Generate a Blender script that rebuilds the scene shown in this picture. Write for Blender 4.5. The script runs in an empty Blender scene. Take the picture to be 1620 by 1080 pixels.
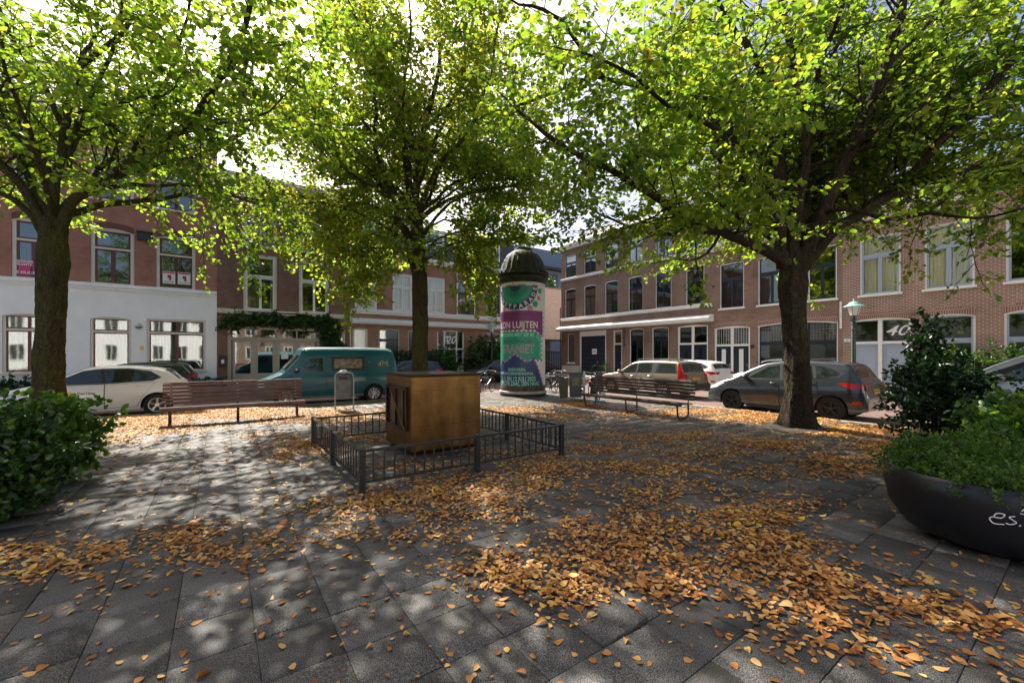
import bpy, bmesh, math, random
import numpy as np
from mathutils import Vector, Matrix

# ------------------------------------------------------------------ camera, world, sun
SC = bpy.context.scene
COL = SC.collection
R = math.radians
TH = R(35.15)                      # the square's grid is turned against the camera
CT, ST = math.cos(TH), math.sin(TH)
FPX, CX, HY, EYE = 655.0, 810.0, 562.0, 1.65

cd = bpy.data.cameras.new('camera'); cam = bpy.data.objects.new('camera', cd); COL.objects.link(cam)
cam.location = (0, 0, EYE); cam.rotation_euler = (R(90), 0, 0)
cd.sensor_width = 36; cd.sensor_fit = 'HORIZONTAL'; cd.lens = FPX / 1620 * 36
cd.shift_y = (HY - 540) / 1620; cd.clip_end = 600; cd.clip_start = .05
SC.camera = cam

SUN_EL, SUN_AZ = R(47), math.atan2(-.565, .825)    # azimuth clockwise from +Y
w = bpy.data.worlds.new('World'); SC.world = w; w.use_nodes = True
nt = w.node_tree; bg = nt.nodes['Background']
sky = nt.nodes.new('ShaderNodeTexSky'); sky.sky_type = 'NISHITA'; sky.sun_disc = False
sky.sun_elevation = SUN_EL; sky.sun_rotation = SUN_AZ
sky.air_density = .8; sky.dust_density = 5.0; sky.ozone_density = .3
nt.links.new(sky.outputs[0], bg.inputs[0]); bg.inputs[1].default_value = .088
sl = bpy.data.lights.new('sun', 'SUN'); sl.energy = 5.0; sl.angle = R(.53); sl.color = (1, .95, .86)
so = bpy.data.objects.new('sun', sl); COL.objects.link(so)
sd = Vector((math.sin(SUN_AZ) * math.cos(SUN_EL), math.cos(SUN_AZ) * math.cos(SUN_EL), math.sin(SUN_EL)))
so.rotation_euler = sd.to_track_quat('Z', 'Y').to_euler(); so.location = sd * 60
SC.view_settings.view_transform = 'Standard'; SC.view_settings.look = 'None'
SC.view_settings.exposure = 1.38; SC.view_settings.gamma = 1
SC.cycles.max_bounces = 7; SC.cycles.diffuse_bounces = 4; SC.cycles.transmission_bounces = 5
SC.cycles.transparent_max_bounces = 8
SC.cycles.use_denoising = True

# ------------------------------------------------------------------ coordinates
def W(a, b, z=0.0): return Vector((a * CT - b * ST, a * ST + b * CT, z))      # square grid -> world
def AB(x, y): return (x * CT + y * ST, -x * ST + y * CT)
def P(px, py, Y): return Vector(((px - CX) / FPX * Y, Y, EYE + (HY - py) / FPX * Y))
BL, AR = 27.0, 25.5                # facade planes: left row at b = 27, right row at a = 25.5
def FL(px, py):                    # a point of the left row's facade: (s = a, z)
    k = (px - CX) / FPX; Y = BL / (CT - k * ST)
    return Y * (k * CT + ST), EYE + (HY - py) / FPX * Y
def FR(px, py):                    # right row: (s = -b, z)
    k = (px - CX) / FPX; Y = AR / (k * CT + ST)
    return -Y * (CT - k * ST), EYE + (HY - py) / FPX * Y

# ------------------------------------------------------------------ materials
MATS = {}
def nodemat(name):
    m = bpy.data.materials.new(name); m.use_nodes = True; MATS[name] = m
    t = m.node_tree; return m, t, t.nodes['Principled BSDF']
def N(t, kind, **kw):
    n = t.nodes.new(kind)
    for k, v in kw.items():
        if k in n.inputs: n.inputs[k].default_value = v
        else: setattr(n, k, v)
    return n
def ramp(t, stops, src):
    r = t.nodes.new('ShaderNodeValToRGB'); e = r.color_ramp.elements
    while len(e) > 1: e.remove(e[0])
    e[0].position = stops[0][0]; e[0].color = (*stops[0][1], 1)
    for p, c in stops[1:]:
        q = e.new(p); q.color = (*c, 1)
    t.links.new(src, r.inputs[0]); return r.outputs[0]
def mixc(t, f, a, b, mode='MIX'):
    m = t.nodes.new('ShaderNodeMix'); m.data_type = 'RGBA'; m.blend_type = mode
    for i, v in ((0, f), (6, a), (7, b)):
        if hasattr(v, 'is_linked') or isinstance(v, bpy.types.NodeSocket): t.links.new(v, m.inputs[i])
        elif i == 0: m.inputs[0].default_value = v
        else: m.inputs[i].default_value = (*v, 1)
    return m.outputs[2]
def plain(name, col, rough=.6, metal=0, var=.12, scale=6, bump=.0, coat=0, spec=.5):
    if name in MATS: return MATS[name]
    m, t, b = nodemat(name)
    tc = N(t, 'ShaderNodeTexCoord'); n = N(t, 'ShaderNodeTexNoise', Scale=scale, Detail=6)
    t.links.new(tc.outputs['Object'], n.inputs['Vector'])
    lo = tuple(c * (1 - var) for c in col); hi = tuple(min(1, c * (1 + var)) for c in col)
    t.links.new(ramp(t, [(.3, lo), (.7, hi)], n.outputs[0]), b.inputs['Base Color'])
    b.inputs['Roughness'].default_value = rough; b.inputs['Metallic'].default_value = metal
    b.inputs['Coat Weight'].default_value = coat; b.inputs['Coat Roughness'].default_value = .05
    b.inputs['Specular IOR Level'].default_value = spec
    if bump:
        bp = N(t, 'ShaderNodeBump', Strength=bump, Distance=.02)
        n2 = N(t, 'ShaderNodeTexNoise', Scale=scale * 6, Detail=4); t.links.new(tc.outputs['Object'], n2.inputs['Vector'])
        t.links.new(n2.outputs[0], bp.inputs['Height']); t.links.new(bp.outputs[0], b.inputs['Normal'])
    return m
def brick(name, c1, c2, mortar, ms=.012, bw=.22, rh=.068, rough=.85, flat=False):
    m, t, b = nodemat(name)
    tc = N(t, 'ShaderNodeTexCoord'); sp = N(t, 'ShaderNodeSeparateXYZ'); t.links.new(tc.outputs['Object'], sp.inputs[0])
    cb = N(t, 'ShaderNodeCombineXYZ')
    if flat:
        t.links.new(sp.outputs[0], cb.inputs[0]); t.links.new(sp.outputs[1], cb.inputs[1])
    else:
        ad = N(t, 'ShaderNodeMath', operation='ADD'); t.links.new(sp.outputs[0], ad.inputs[0]); t.links.new(sp.outputs[1], ad.inputs[1])
        t.links.new(ad.outputs[0], cb.inputs[0]); t.links.new(sp.outputs[2], cb.inputs[1])
    br = N(t, 'ShaderNodeTexBrick'); br.inputs['Scale'].default_value = 1
    br.inputs['Brick Width'].default_value = bw; br.inputs['Row Height'].default_value = rh
    br.inputs['Mortar Size'].default_value = ms; br.inputs['Mortar Smooth'].default_value = .1
    br.inputs['Color1'].default_value = (*c1, 1); br.inputs['Color2'].default_value = (*c2, 1); br.inputs['Mortar'].default_value = (*mortar, 1)
    t.links.new(cb.outputs[0], br.inputs['Vector'])
    n = N(t, 'ShaderNodeTexNoise', Scale=.9, Detail=8, Roughness=.65); t.links.new(tc.outputs['Object'], n.inputs['Vector'])
    dirt = ramp(t, [(.28, (.60, .57, .54)), (.45, (.92, .9, .88)), (.68, (1.15, 1.13, 1.1))], n.outputs[0])
    t.links.new(mixc(t, 1.0, br.outputs[0], dirt, 'MULTIPLY'), b.inputs['Base Color'])
    bp = N(t, 'ShaderNodeBump', Strength=.5, Distance=.01); bp.invert = True
    t.links.new(br.outputs['Fac'], bp.inputs['Height']); t.links.new(bp.outputs[0], b.inputs['Normal'])
    b.inputs['Roughness'].default_value = rough
    return m
def leafmat(name, stops, tstops, mixf=.5, rough=.5):
    m, t, b = nodemat(name)
    at = N(t, 'ShaderNodeAttribute', attribute_name='rnd')
    geo = N(t, 'ShaderNodeTexCoord'); n = N(t, 'ShaderNodeTexNoise', Scale=.55, Detail=3); t.links.new(geo.outputs['Object'], n.inputs['Vector'])
    mm = N(t, 'ShaderNodeMath', operation='MULTIPLY_ADD'); t.links.new(n.outputs[0], mm.inputs[0]); mm.inputs[1].default_value = .5
    m2 = N(t, 'ShaderNodeMath', operation='MULTIPLY_ADD'); t.links.new(at.outputs['Fac'], m2.inputs[0]); m2.inputs[1].default_value = .8; m2.inputs[2].default_value = -.15
    t.links.new(m2.outputs[0], mm.inputs[2])
    t.links.new(ramp(t, stops, mm.outputs[0]), b.inputs['Base Color'])
    b.inputs['Roughness'].default_value = rough; b.inputs['Specular IOR Level'].default_value = .4
    tr = N(t, 'ShaderNodeBsdfTranslucent'); t.links.new(ramp(t, tstops, mm.outputs[0]), tr.inputs[0])
    mx = N(t, 'ShaderNodeMixShader'); mx.inputs[0].default_value = mixf
    t.links.new(b.outputs[0], mx.inputs[1]); t.links.new(tr.outputs[0], mx.inputs[2])
    t.links.new(mx.outputs[0], t.nodes['Material Output'].inputs[0])
    return m

M_LINDEN = leafmat('linden_leaf', [(.1, (.035, .07, .009)), (.6, (.08, .135, .016)), (.93, (.15, .17, .02)), (1, (.30, .16, .03))],
                   [(.1, (.15, .29, .02)), (.55, (.31, .47, .035)), (.9, (.54, .60, .05)), (1, (.7, .36, .04))], .6)
M_LINDEN2 = leafmat('linden_leaf_autumn', [(.1, (.045, .09, .012)), (.55, (.085, .14, .018)), (.86, (.16, .18, .02)), (.98, (.34, .15, .03))],
                    [(.1, (.17, .31, .025)), (.5, (.36, .50, .04)), (.84, (.62, .60, .06)), (.98, (.75, .34, .04))], .6)
M_SHRUB = leafmat('shrub_leaf', [(.1, (.012, .035, .010)), (.55, (.038, .088, .016)), (1, (.11, .17, .03))], [(.1, (.03, .10, .01)), (1, (.10, .22, .02))], .25, .3)
M_SHRUBD = leafmat('dark_shrub_leaf', [(.1, (.010, .026, .010)), (.7, (.018, .05, .014)), (1, (.05, .08, .02))], [(.1, (.02, .07, .01)), (1, (.07, .15, .02))], .2, .28)
M_GREEN = leafmat('bright_leaf', [(.1, (.03, .08, .01)), (.6, (.07, .15, .02)), (1, (.14, .2, .03))], [(.1, (.07, .2, .01)), (1, (.22, .38, .03))], .35, .45)
M_DEAD = leafmat('fallen_leaf', [(.0, (.09, .03, .010)), (.2, (.27, .095, .022)), (.42, (.46, .185, .042)), (.64, (.58, .275, .07)), (.82, (.70, .43, .17)), (.91, (.80, .44, .035)), (.97, (.66, .62, .22))],
                 [(.1, (.35, .15, .04)), (1, (.7, .5, .12))], .18, .65)
def bark(name, c1, c2, moss, mossf):
    m, t, b = nodemat(name)
    tc = N(t, 'ShaderNodeTexCoord'); mp = N(t, 'ShaderNodeMapping'); mp.inputs['Scale'].default_value = (1, 1, .20)
    dn_ = N(t, 'ShaderNodeTexNoise', Scale=7, Detail=4); t.links.new(tc.outputs['Object'], dn_.inputs['Vector'])
    va = N(t, 'ShaderNodeVectorMath', operation='MULTIPLY_ADD'); t.links.new(dn_.outputs['Color'], va.inputs[0]); va.inputs[1].default_value = (.12, .12, .3); t.links.new(tc.outputs['Object'], va.inputs[2])
    t.links.new(va.outputs[0], mp.inputs[0])
    n = N(t, 'ShaderNodeTexNoise', Scale=24, Detail=6, Roughness=.7); t.links.new(mp.outputs[0], n.inputs['Vector'])
    v = N(t, 'ShaderNodeTexVoronoi', Scale=30); v.feature = 'DISTANCE_TO_EDGE'; t.links.new(mp.outputs[0], v.inputs['Vector'])
    base = ramp(t, [(.3, c1), (.7, c2)], n.outputs[0])
    n2 = N(t, 'ShaderNodeTexNoise', Scale=2.2, Detail=8, Roughness=.7); t.links.new(tc.outputs['Object'], n2.inputs['Vector'])
    f = ramp(t, [(.62 - mossf, (0, 0, 0)), (.72 - mossf * .6, (.8, .8, .8))], n2.outputs[0])
    col = mixc(t, f, base, moss)
    e = ramp(t, [(0, (.55, .52, .5)), (.16, (1.1, 1.1, 1.1))], v.outputs['Distance'])
    t.links.new(mixc(t, 1.0, col, e, 'MULTIPLY'), b.inputs['Base Color'])
    ad = N(t, 'ShaderNodeMath', operation='MULTIPLY_ADD'); t.links.new(v.outputs['Distance'], ad.inputs[0]); ad.inputs[1].default_value = 1.5
    t.links.new(n.outputs[0], ad.inputs[2])
    bp = N(t, 'ShaderNodeBump', Strength=.9, Distance=.03); t.links.new(ad.outputs[0], bp.inputs['Height']); t.links.new(bp.outputs[0], b.inputs['Normal'])
    b.inputs['Roughness'].default_value = .9; b.inputs['Specular IOR Level'].default_value = .12
    return m
M_BARK = bark('lime_bark', (.012, .009, .007), (.085, .062, .042), (.075, .08, .032), .12)
M_BARKM = bark('mossy_bark', (.016, .013, .008), (.10, .08, .046), (.07, .078, .02), .2)

def aggregate(name, dark, light, tint=None):
    m, t, b = nodemat(name)
    tc = N(t, 'ShaderNodeTexCoord')
    n = N(t, 'ShaderNodeTexNoise', Scale=190, Detail=2); t.links.new(tc.outputs['Object'], n.inputs['Vector'])
    big = N(t, 'ShaderNodeTexNoise', Scale=1.1, Detail=6); t.links.new(tc.outputs['Object'], big.inputs['Vector'])
    at = N(t, 'ShaderNodeAttribute', attribute_name='rnd')
    c = ramp(t, [(.36, dark), (.52, tuple((x + y) / 2.6 for x, y in zip(dark, light))), (.68, light)], n.outputs[0])
    c = mixc(t, 1.0, c, ramp(t, [(.3, (.68, .66, .64)), (.7, (1.15, 1.13, 1.1))], big.outputs[0]), 'MULTIPLY')
    c = mixc(t, 1.0, c, ramp(t, [(0, (.62, .61, .60)), (.85, (1.15, 1.14, 1.12)), (1, (1.4, 1.37, 1.3))], at.outputs['Fac']), 'MULTIPLY')
    st = N(t, 'ShaderNodeTexNoise', Scale=3.1, Detail=9, Roughness=.75); t.links.new(tc.outputs['Object'], st.inputs['Vector'])
    c = mixc(t, ramp(t, [(.62, (0, 0, 0)), (.72, (.5, .5, .5))], st.outputs[0]), c, (.05, .042, .032))
    sp = N(t, 'ShaderNodeTexVoronoi', Scale=5.5); t.links.new(tc.outputs['Object'], sp.inputs['Vector'])
    c = mixc(t, ramp(t, [(.035, (.55, .55, .55)), (.06, (0, 0, 0))], sp.outputs['Distance']), c, (.16, .15, .14))
    t.links.new(c, b.inputs['Base Color'])
    b.inputs['Specular IOR Level'].default_value = .22
    bp = N(t, 'ShaderNodeBump', Strength=.5, Distance=.004); t.links.new(n.outputs[0], bp.inputs['Height']); t.links.new(bp.outputs[0], b.inputs['Normal'])
    b.inputs['Roughness'].default_value = .6
    return m
M_TILE = aggregate('aggregate_tile', (.011, .011, .0115), (.24, .233, .223))
M_JOINT = plain('joint_sand', (.055, .055, .032), .95, var=.7, scale=3)
M_KERB = plain('kerb_stone', (.27, .26, .24), .8, var=.2, scale=8, bump=.3)
M_CLINK = brick('clinker_paving', (.17, .105, .085), (.12, .08, .07), (.06, .05, .04), .006, .2, .1, .8, True)
M_SIDE = brick('sidewalk_tile', (.30, .285, .265), (.25, .24, .225), (.10, .09, .08), .008, .3, .3, .85, True)
M_BRA = brick('brick_red', (.45, .19, .13), (.36, .15, .105), (.30, .20, .16), .009)
M_BRB = brick('brick_brown', (.24, .12, .08), (.18, .09, .065), (.22, .16, .12), .008)
M_BRC = brick('brick_brown_red', (.40, .20, .13), (.31, .155, .105), (.31, .235, .18), .008)
M_BRE = brick('brick_grey_brown', (.245, .155, .115), (.18, .115, .088), (.24, .19, .155), .009)
M_BRF = brick('brick_rose', (.27, .155, .11), (.20, .118, .088), (.28, .21, .175), .009)
M_BRG = brick('brick_rose_pointed', (.29, .135, .093), (.21, .10, .07), (.46, .40, .34), .014, .22, .075)
M_BRIG = brick('roof_tile', (.08, .045, .035), (.06, .04, .035), (.02, .02, .02), .02, .25, .3)
M_SOLD = brick('soldier_brick', (.27, .115, .085), (.2, .09, .07), (.42, .34, .29), .013, .075, .6)
M_SOLDA = brick('soldier_brick_dark', (.22, .08, .06), (.16, .062, .05), (.12, .08, .07), .01, .075, .6)
M_WPL = plain('white_painted_wall', (.90, .88, .86), .7, var=.035, scale=2, bump=.15)
M_WHITE = plain('white_wood', (.80, .79, .75), .45, var=.05, scale=3)
M_CREAM = plain('cream_wood', (.66, .61, .50), .5, var=.05, scale=3)
M_BEIGE = plain('beige_wood', (.40, .345, .28), .55, var=.06, scale=3)
M_DRED = plain('dark_red_sash', (.09, .012, .012), .4)
M_NAVY = plain('navy_paint', (.012, .02, .035), .35)
M_BGREY = plain('blue_grey_paint', (.36, .41, .50), .45, var=.04)
M_DKGREEN = plain('dark_green_paint', (.012, .035, .028), .35)
M_BLACK = plain('black_iron', (.016, .016, .018), .38, metal=0, var=.3, scale=20)
M_RUBBER = plain('rubber', (.012, .012, .012), .8)
M_PLAST = plain('black_plastic', (.02, .02, .022), .5)
M_ALU = plain('grey_metal', (.42, .42, .42), .35, metal=1, var=.1)
M_GALV = plain('galvanised', (.32, .33, .32), .45, metal=.8, var=.2, scale=15)
M_RIM = plain('alloy_rim', (.6, .6, .62), .3, metal=.8)
M_RIMD = plain('dark_rim', (.04, .04, .042), .45, metal=.5)
M_SLATE = plain('slate_roof', (.07, .07, .078), .7, var=.25, scale=14)
M_ROOM = plain('room_plaster', (.16, .14, .11), .9)
M_CURT = plain('curtain_white', (.84, .83, .79), .9, var=.03)
M_CURTY = plain('curtain_yellow', (.80, .76, .58), .9, var=.05)
M_CURTG = plain('curtain_grey', (.25, .245, .235), .9, var=.06)
M_SIGNW = plain('sign_white', (.78, .78, .76), .5, var=.02)
M_RED = plain('sign_red', (.45, .02, .02), .5)
M_MAG = plain('sign_magenta', (.50, .01, .16), .4, var=.03)
M_YEL = plain('plate_yellow', (.78, .45, .02), .4, var=.03)
M_INK = plain('ink_black', (.02, .02, .02), .5)
M_HEAD = plain('headlight_lens', (.62, .65, .68), .12, metal=.3)
M_TAIL = plain('taillight_red', (.42, .008, .008), .12, coat=.5)

def glass(name, tint, refl, rough=.03):
    m, t, b = nodemat(name)
    tr = N(t, 'ShaderNodeBsdfTransparent'); tr.inputs[0].default_value = (*tint, 1)
    gl = N(t, 'ShaderNodeBsdfGlossy', Roughness=rough)
    gl.inputs[0].default_value = (.95, .97, 1, 1)
    tc = N(t, 'ShaderNodeTexCoord'); n = N(t, 'ShaderNodeTexNoise', Scale=1.3, Detail=1); t.links.new(tc.outputs['Object'], n.inputs['Vector'])
    bp = N(t, 'ShaderNodeBump', Strength=.025, Distance=.05); t.links.new(n.outputs[0], bp.inputs['Height']); t.links.new(bp.outputs[0], gl.inputs['Normal'])
    lw = N(t, 'ShaderNodeLayerWeight', Blend=.35)
    mr = N(t, 'ShaderNodeMath', operation='MULTIPLY_ADD'); t.links.new(lw.outputs['Fresnel'], mr.inputs[0]); mr.inputs[1].default_value = .6; mr.inputs[2].default_value = refl
    mr.use_clamp = True
    mx = N(t, 'ShaderNodeMixShader'); t.links.new(mr.outputs[0], mx.inputs[0]); t.links.new(tr.outputs[0], mx.inputs[1]); t.links.new(gl.outputs[0], mx.inputs[2])
    t.links.new(mx.outputs[0], t.nodes['Material Output'].inputs[0])
    return m
M_PANE = glass('window_pane', (.62, .68, .66), .12)
M_PANED = glass('window_pane_clear', (.97, .98, .96), .03)
M_CARG = plain('car_glass', (.018, .026, .024), .04, var=.3, spec=1.0)

# ------------------------------------------------------------------ object helpers
def link(o, parent=None):
    COL.objects.link(o)
    if parent is not None: o.parent = parent
    return o
def thing(name, label, cat, loc=(0, 0, 0), rz=0, group=None):
    o = bpy.data.objects.new(name, None); o.empty_display_size = .2; link(o)
    o.location = loc; o.rotation_euler = (0, 0, rz); tag(o, label, cat, group); return o
def tag(o, label, cat, group=None):
    o['label'] = label; o['category'] = cat
    if group: o['group'] = group
    return o
def npmesh(name, V, F, mats, parent=None, rnd=None, smooth=False, loc=None):
    V = np.asarray(V, dtype=np.float32); F = np.asarray(F, dtype=np.int32); k = F.shape[1]
    me = bpy.data.meshes.new(name); me.vertices.add(len(V)); me.vertices.foreach_set('co', V.ravel())
    me.loops.add(F.size); me.loops.foreach_set('vertex_index', F.ravel())
    me.polygons.add(len(F)); me.polygons.foreach_set('loop_start', np.arange(0, F.size, k, dtype=np.int32))
    me.polygons.foreach_set('loop_total', np.full(len(F), k, dtype=np.int32))
    if smooth: me.polygons.foreach_set('use_smooth', np.ones(len(F), dtype=bool))
    if rnd is not None:
        at = me.attributes.new('rnd', 'FLOAT', 'FACE'); at.data.foreach_set('value', np.asarray(rnd, dtype=np.float32))
    for m in mats: me.materials.append(m)
    me.update(calc_edges=True); me.validate()
    o = bpy.data.objects.new(name, me); link(o, parent)
    if loc is not None: o.location = loc
    return o
class MB:
    def __init__(s): s.v = []; s.f = []; s.m = []
    def add(s, vs, fs, mi=0):
        o = len(s.v); s.v += [tuple(q) for q in vs]; s.f += [tuple(o + i for i in f) for f in fs]; s.m += [mi] * len(fs); return s
    def box(s, x0, x1, y0, y1, z0, z1, mi=0):
        return s.add([(x0, y0, z0), (x1, y0, z0), (x1, y1, z0), (x0, y1, z0), (x0, y0, z1), (x1, y0, z1), (x1, y1, z1), (x0, y1, z1)],
                     [(0, 3, 2, 1), (4, 5, 6, 7), (0, 1, 5, 4), (1, 2, 6, 5), (2, 3, 7, 6), (3, 0, 4, 7)], mi)
    def bbox(s, x0, x1, y0, y1, z0, z1, c=.01, mi=0):       # box with chamfered edges along its outline (z edges and top)
        xs = (x0, x0 + c, x1 - c, x1); ys = (y0, y0 + c, y1 - c, y1)
        ring = lambda z, k: [(x0 + k, y0 + c, z), (x0 + c, y0 + k, z), (x1 - c, y0 + k, z), (x1 - k, y0 + c, z), (x1 - k, y1 - c, z), (x1 - c, y1 - k, z), (x0 + c, y1 - k, z), (x0 + k, y1 - c, z)]
        vs = ring(z0 + c, 0) + ring(z1 - c, 0) + ring(z1, c * .7) + ring(z0, c * .7)
        fs = []
        for a, b in ((0, 8), (8, 16), (24, 0)):
            for i in range(8): j = (i + 1) % 8; fs.append((a + i, a + j, b + j, b + i))
        fs += [tuple(range(16, 24)), tuple(reversed(range(24, 32)))]
        return s.add(vs, fs, mi)
    def prism(s, poly, y0, y1, mi=0):                         # poly in (x, z), extruded along y
        n = len(poly)
        vs = [(x, y0, z) for x, z in poly] + [(x, y1, z) for x, z in poly]
        return s.add(vs, [tuple(range(n)), tuple(reversed(range(n, 2 * n)))] + [((i + 1) % n, i, n + i, n + (i + 1) % n) for i in range(n)], mi)
    def tube(s, pts, rad, n=8, mi=0, cap=True):
        pts = [Vector(p) for p in pts]
        if not hasattr(rad, '__len__'): rad = [rad] * len(pts)
        base = len(s.v); up = None; vs = []; fs = []
        for i, p in enumerate(pts):
            t = (pts[min(i + 1, len(pts) - 1)] - pts[max(i - 1, 0)])
            t = t.normalized() if t.length > 1e-9 else Vector((0, 0, 1))
            if up is None: up = t.orthogonal().normalized()
            up = (up - t * up.dot(t)); up = up.normalized() if up.length > 1e-6 else t.orthogonal().normalized()
            q = t.cross(up)
            for k in range(n):
                a = 2 * math.pi * k / n; vs.append(p + (up * math.cos(a) + q * math.sin(a)) * rad[i])
        for i in range(len(pts) - 1):
            for k in range(n): fs.append((i * n + k, i * n + (k + 1) % n, (i + 1) * n + (k + 1) % n, (i + 1) * n + k))
        if cap: fs += [tuple(reversed(range(n))), tuple((len(pts) - 1) * n + k for k in range(n))]
        return s.add(vs, fs, mi)
    def lathe(s, prof, n=24, mi=0, c=(0, 0, 0), axis='z'):
        vs = []; fs = []
        for r, z in prof:
            for k in range(n):
                a = 2 * math.pi * k / n; x, y = r * math.cos(a), r * math.sin(a)
                vs.append((c[0] + x, c[1] + y, c[2] + z) if axis == 'z' else (c[0] + x, c[1] - z, c[2] + y))
        for i in range(len(prof) - 1):
            for k in range(n): fs.append((i * n + k, i * n + (k + 1) % n, (i + 1) * n + (k + 1) % n, (i + 1) * n + k))
        if prof[0][0] > 1e-4: fs.append(tuple(reversed(range(n))))
        if prof[-1][0] > 1e-4: fs.append(tuple((len(prof) - 1) * n + k for k in range(n)))
        return s.add(vs, fs, mi)
    def build(s, name, mats, parent=None, smooth=False, angle=35, loc=None, rz=0):
        me = bpy.data.meshes.new(name); me.from_pydata(s.v, [], s.f)
        if not isinstance(mats, (list, tuple)): mats = [mats]
        for m in mats: me.materials.append(m)
        me.polygons.foreach_set('material_index', s.m)
        if smooth:
            me.polygons.foreach_set('use_smooth', [True] * len(me.polygons)); me.set_sharp_from_angle(angle=R(angle))
        me.update(); o = bpy.data.objects.new(name, me); link(o, parent)
        if loc is not None: o.location = loc
        if rz: o.rotation_euler = (0, 0, rz)
        return o
def textmesh(body, size, shear=0, spacing=1, bold=0, extrude=0, align='CENTER'):
    c = bpy.data.curves.new('text', 'FONT'); c.body = body; c.size = size; c.shear = shear; c.space_character = spacing
    c.align_x = align; c.align_y = 'CENTER'; c.offset = bold; c.extrude = extrude; c.resolution_u = 3
    o = bpy.data.objects.new('text', c); COL.objects.link(o)
    dg = bpy.context.evaluated_depsgraph_get(); me = bpy.data.meshes.new_from_object(o.evaluated_get(dg))
    bpy.data.objects.remove(o); bpy.data.curves.remove(c); return me
def textobj(name, body, size, mat, parent, loc, rot=(math.pi / 2, 0, 0), width=None, **kw):
    me = textmesh(body, size, extrude=.002, **kw); me.materials.clear(); me.materials.append(mat)
    if width:
        xs = [v.co.x for v in me.vertices]; f = width / max(1e-6, max(xs) - min(xs))
        for v in me.vertices: v.co.x *= f
    o = bpy.data.objects.new(name, me); link(o, parent); o.location = loc; o.rotation_euler = rot; return o

# ------------------------------------------------------------------ leaves
LT = np.array([(0, 0, 0), (-.48, .22, .10), (-.36, .72, .07), (0, 1.05, -.10), (.36, .72, .07), (.48, .22, .10)])
_m = [(0, y) for y in (0, .16, .42, .72, 1.0, 1.12)]; _o = [(.10, -.05), (.40, .06), (.50, .34), (.39, .68), (.17, .96)]
LT2 = np.array([(x, y, -.10 * y * y) for x, y in _m] + [(x, y, .26 * x + .25 * x * x - .06 * y * y) for x, y in _o] + [(-x, y, .22 * x + .25 * x * x - .08 * y * y) for x, y in _o])
LF2 = [[0, 6, 7, 1], [1, 7, 8, 2], [2, 8, 9, 3], [3, 9, 10, 4], [0, 1, 12, 11], [1, 2, 13, 12], [2, 3, 14, 13], [3, 4, 15, 14], [4, 10, 5, 15]]
def leaves(pos, axis, nrm, size, fold=1.0, LT=LT, LF=[[0, 5, 4, 3], [0, 3, 2, 1]], wide=1.0):
    n = len(pos); axis = axis / np.linalg.norm(axis, axis=1)[:, None]
    nrm = nrm - axis * (nrm * axis).sum(1)[:, None]; nrm /= (np.linalg.norm(nrm, axis=1)[:, None] + 1e-9)
    side = np.cross(axis, nrm)
    fold = np.broadcast_to(np.asarray(fold), (n,))
    V = pos[:, None, :] + size[:, None, None] * (wide * LT[None, :, 0:1] * side[:, None] + LT[None, :, 1:2] * axis[:, None] + (LT[None, :, 2:3] * fold[:, None, None]) * nrm[:, None])
    F = (np.arange(n)[:, None, None] * len(LT) + np.array(LF)[None]).reshape(-1, 4)
    return V.reshape(-1, 3), F
def tubes_np(paths, n):
    """paths: list of (pts (k,3), radii (k,)) with the same k; one quad mesh"""
    out = []
    A = np.array([p for p, r in paths]); Rr = np.array([r for p, r in paths]); m, k = A.shape[:2]
    T = np.empty_like(A); T[:, 1:-1] = A[:, 2:] - A[:, :-2]; T[:, 0] = A[:, 1] - A[:, 0]; T[:, -1] = A[:, -1] - A[:, -2]
    T /= np.linalg.norm(T, axis=2)[..., None] + 1e-9
    ref = np.where(np.abs(T[:, :1, 2:3]) > .9, np.array([1., 0, 0]), np.array([0, 0, 1.])); ref = np.broadcast_to(ref, T.shape)
    U = np.cross(T, ref); U /= np.linalg.norm(U, axis=2)[..., None] + 1e-9; Q = np.cross(T, U)
    ang = np.arange(n) * 2 * np.pi / n
    V = A[:, :, None] + Rr[:, :, None, None] * (U[:, :, None] * np.cos(ang)[None, None, :, None] + Q[:, :, None] * np.sin(ang)[None, None, :, None])
    i = np.arange(m)[:, None, None] * k * n + np.arange(k - 1)[None, :, None] * n; kk = np.arange(n)[None, None]
    F = np.stack([i + kk, i + n + kk, i + n + (kk + 1) % n, i + (kk + 1) % n], -1).reshape(-1, 4)
    return V.reshape(-1, 3), F

def smooth_path(pts, step=.3):
    p = np.array([tuple(q) for q in pts], float)
    q = np.vstack([2 * p[0] - p[1], p, 2 * p[-1] - p[-2]]); out = []
    for i in range(1, len(q) - 2):
        a, b, c, d = q[i - 1:i + 3]; k = max(2, int(np.linalg.norm(c - b) / step))
        for t in np.arange(k) / k:
            out.append(.5 * (2 * b + (c - a) * t + (2 * a - 5 * b + 4 * c - d) * t * t + (3 * b - a - 3 * c + d) * t ** 3))
    out.append(p[-1]); return np.array(out)
def wander(rng, p, d, L, k, droop, jit=.18):
    pts = [p]; d = d / np.linalg.norm(d)
    for i in range(k):
        d = d + rng.normal(0, jit, 3) + np.array([0, 0, droop]); d /= np.linalg.norm(d); pts.append(pts[-1] + d * L / k)
    return np.array(pts)
def sidedir(rng, t, ang, flat=.55):
    r = rng.normal(0, 1, 3); r[2] *= flat; r -= t * r.dot(t); r /= np.linalg.norm(r) + 1e-9
    return t * math.cos(ang) + r * math.sin(ang)
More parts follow.
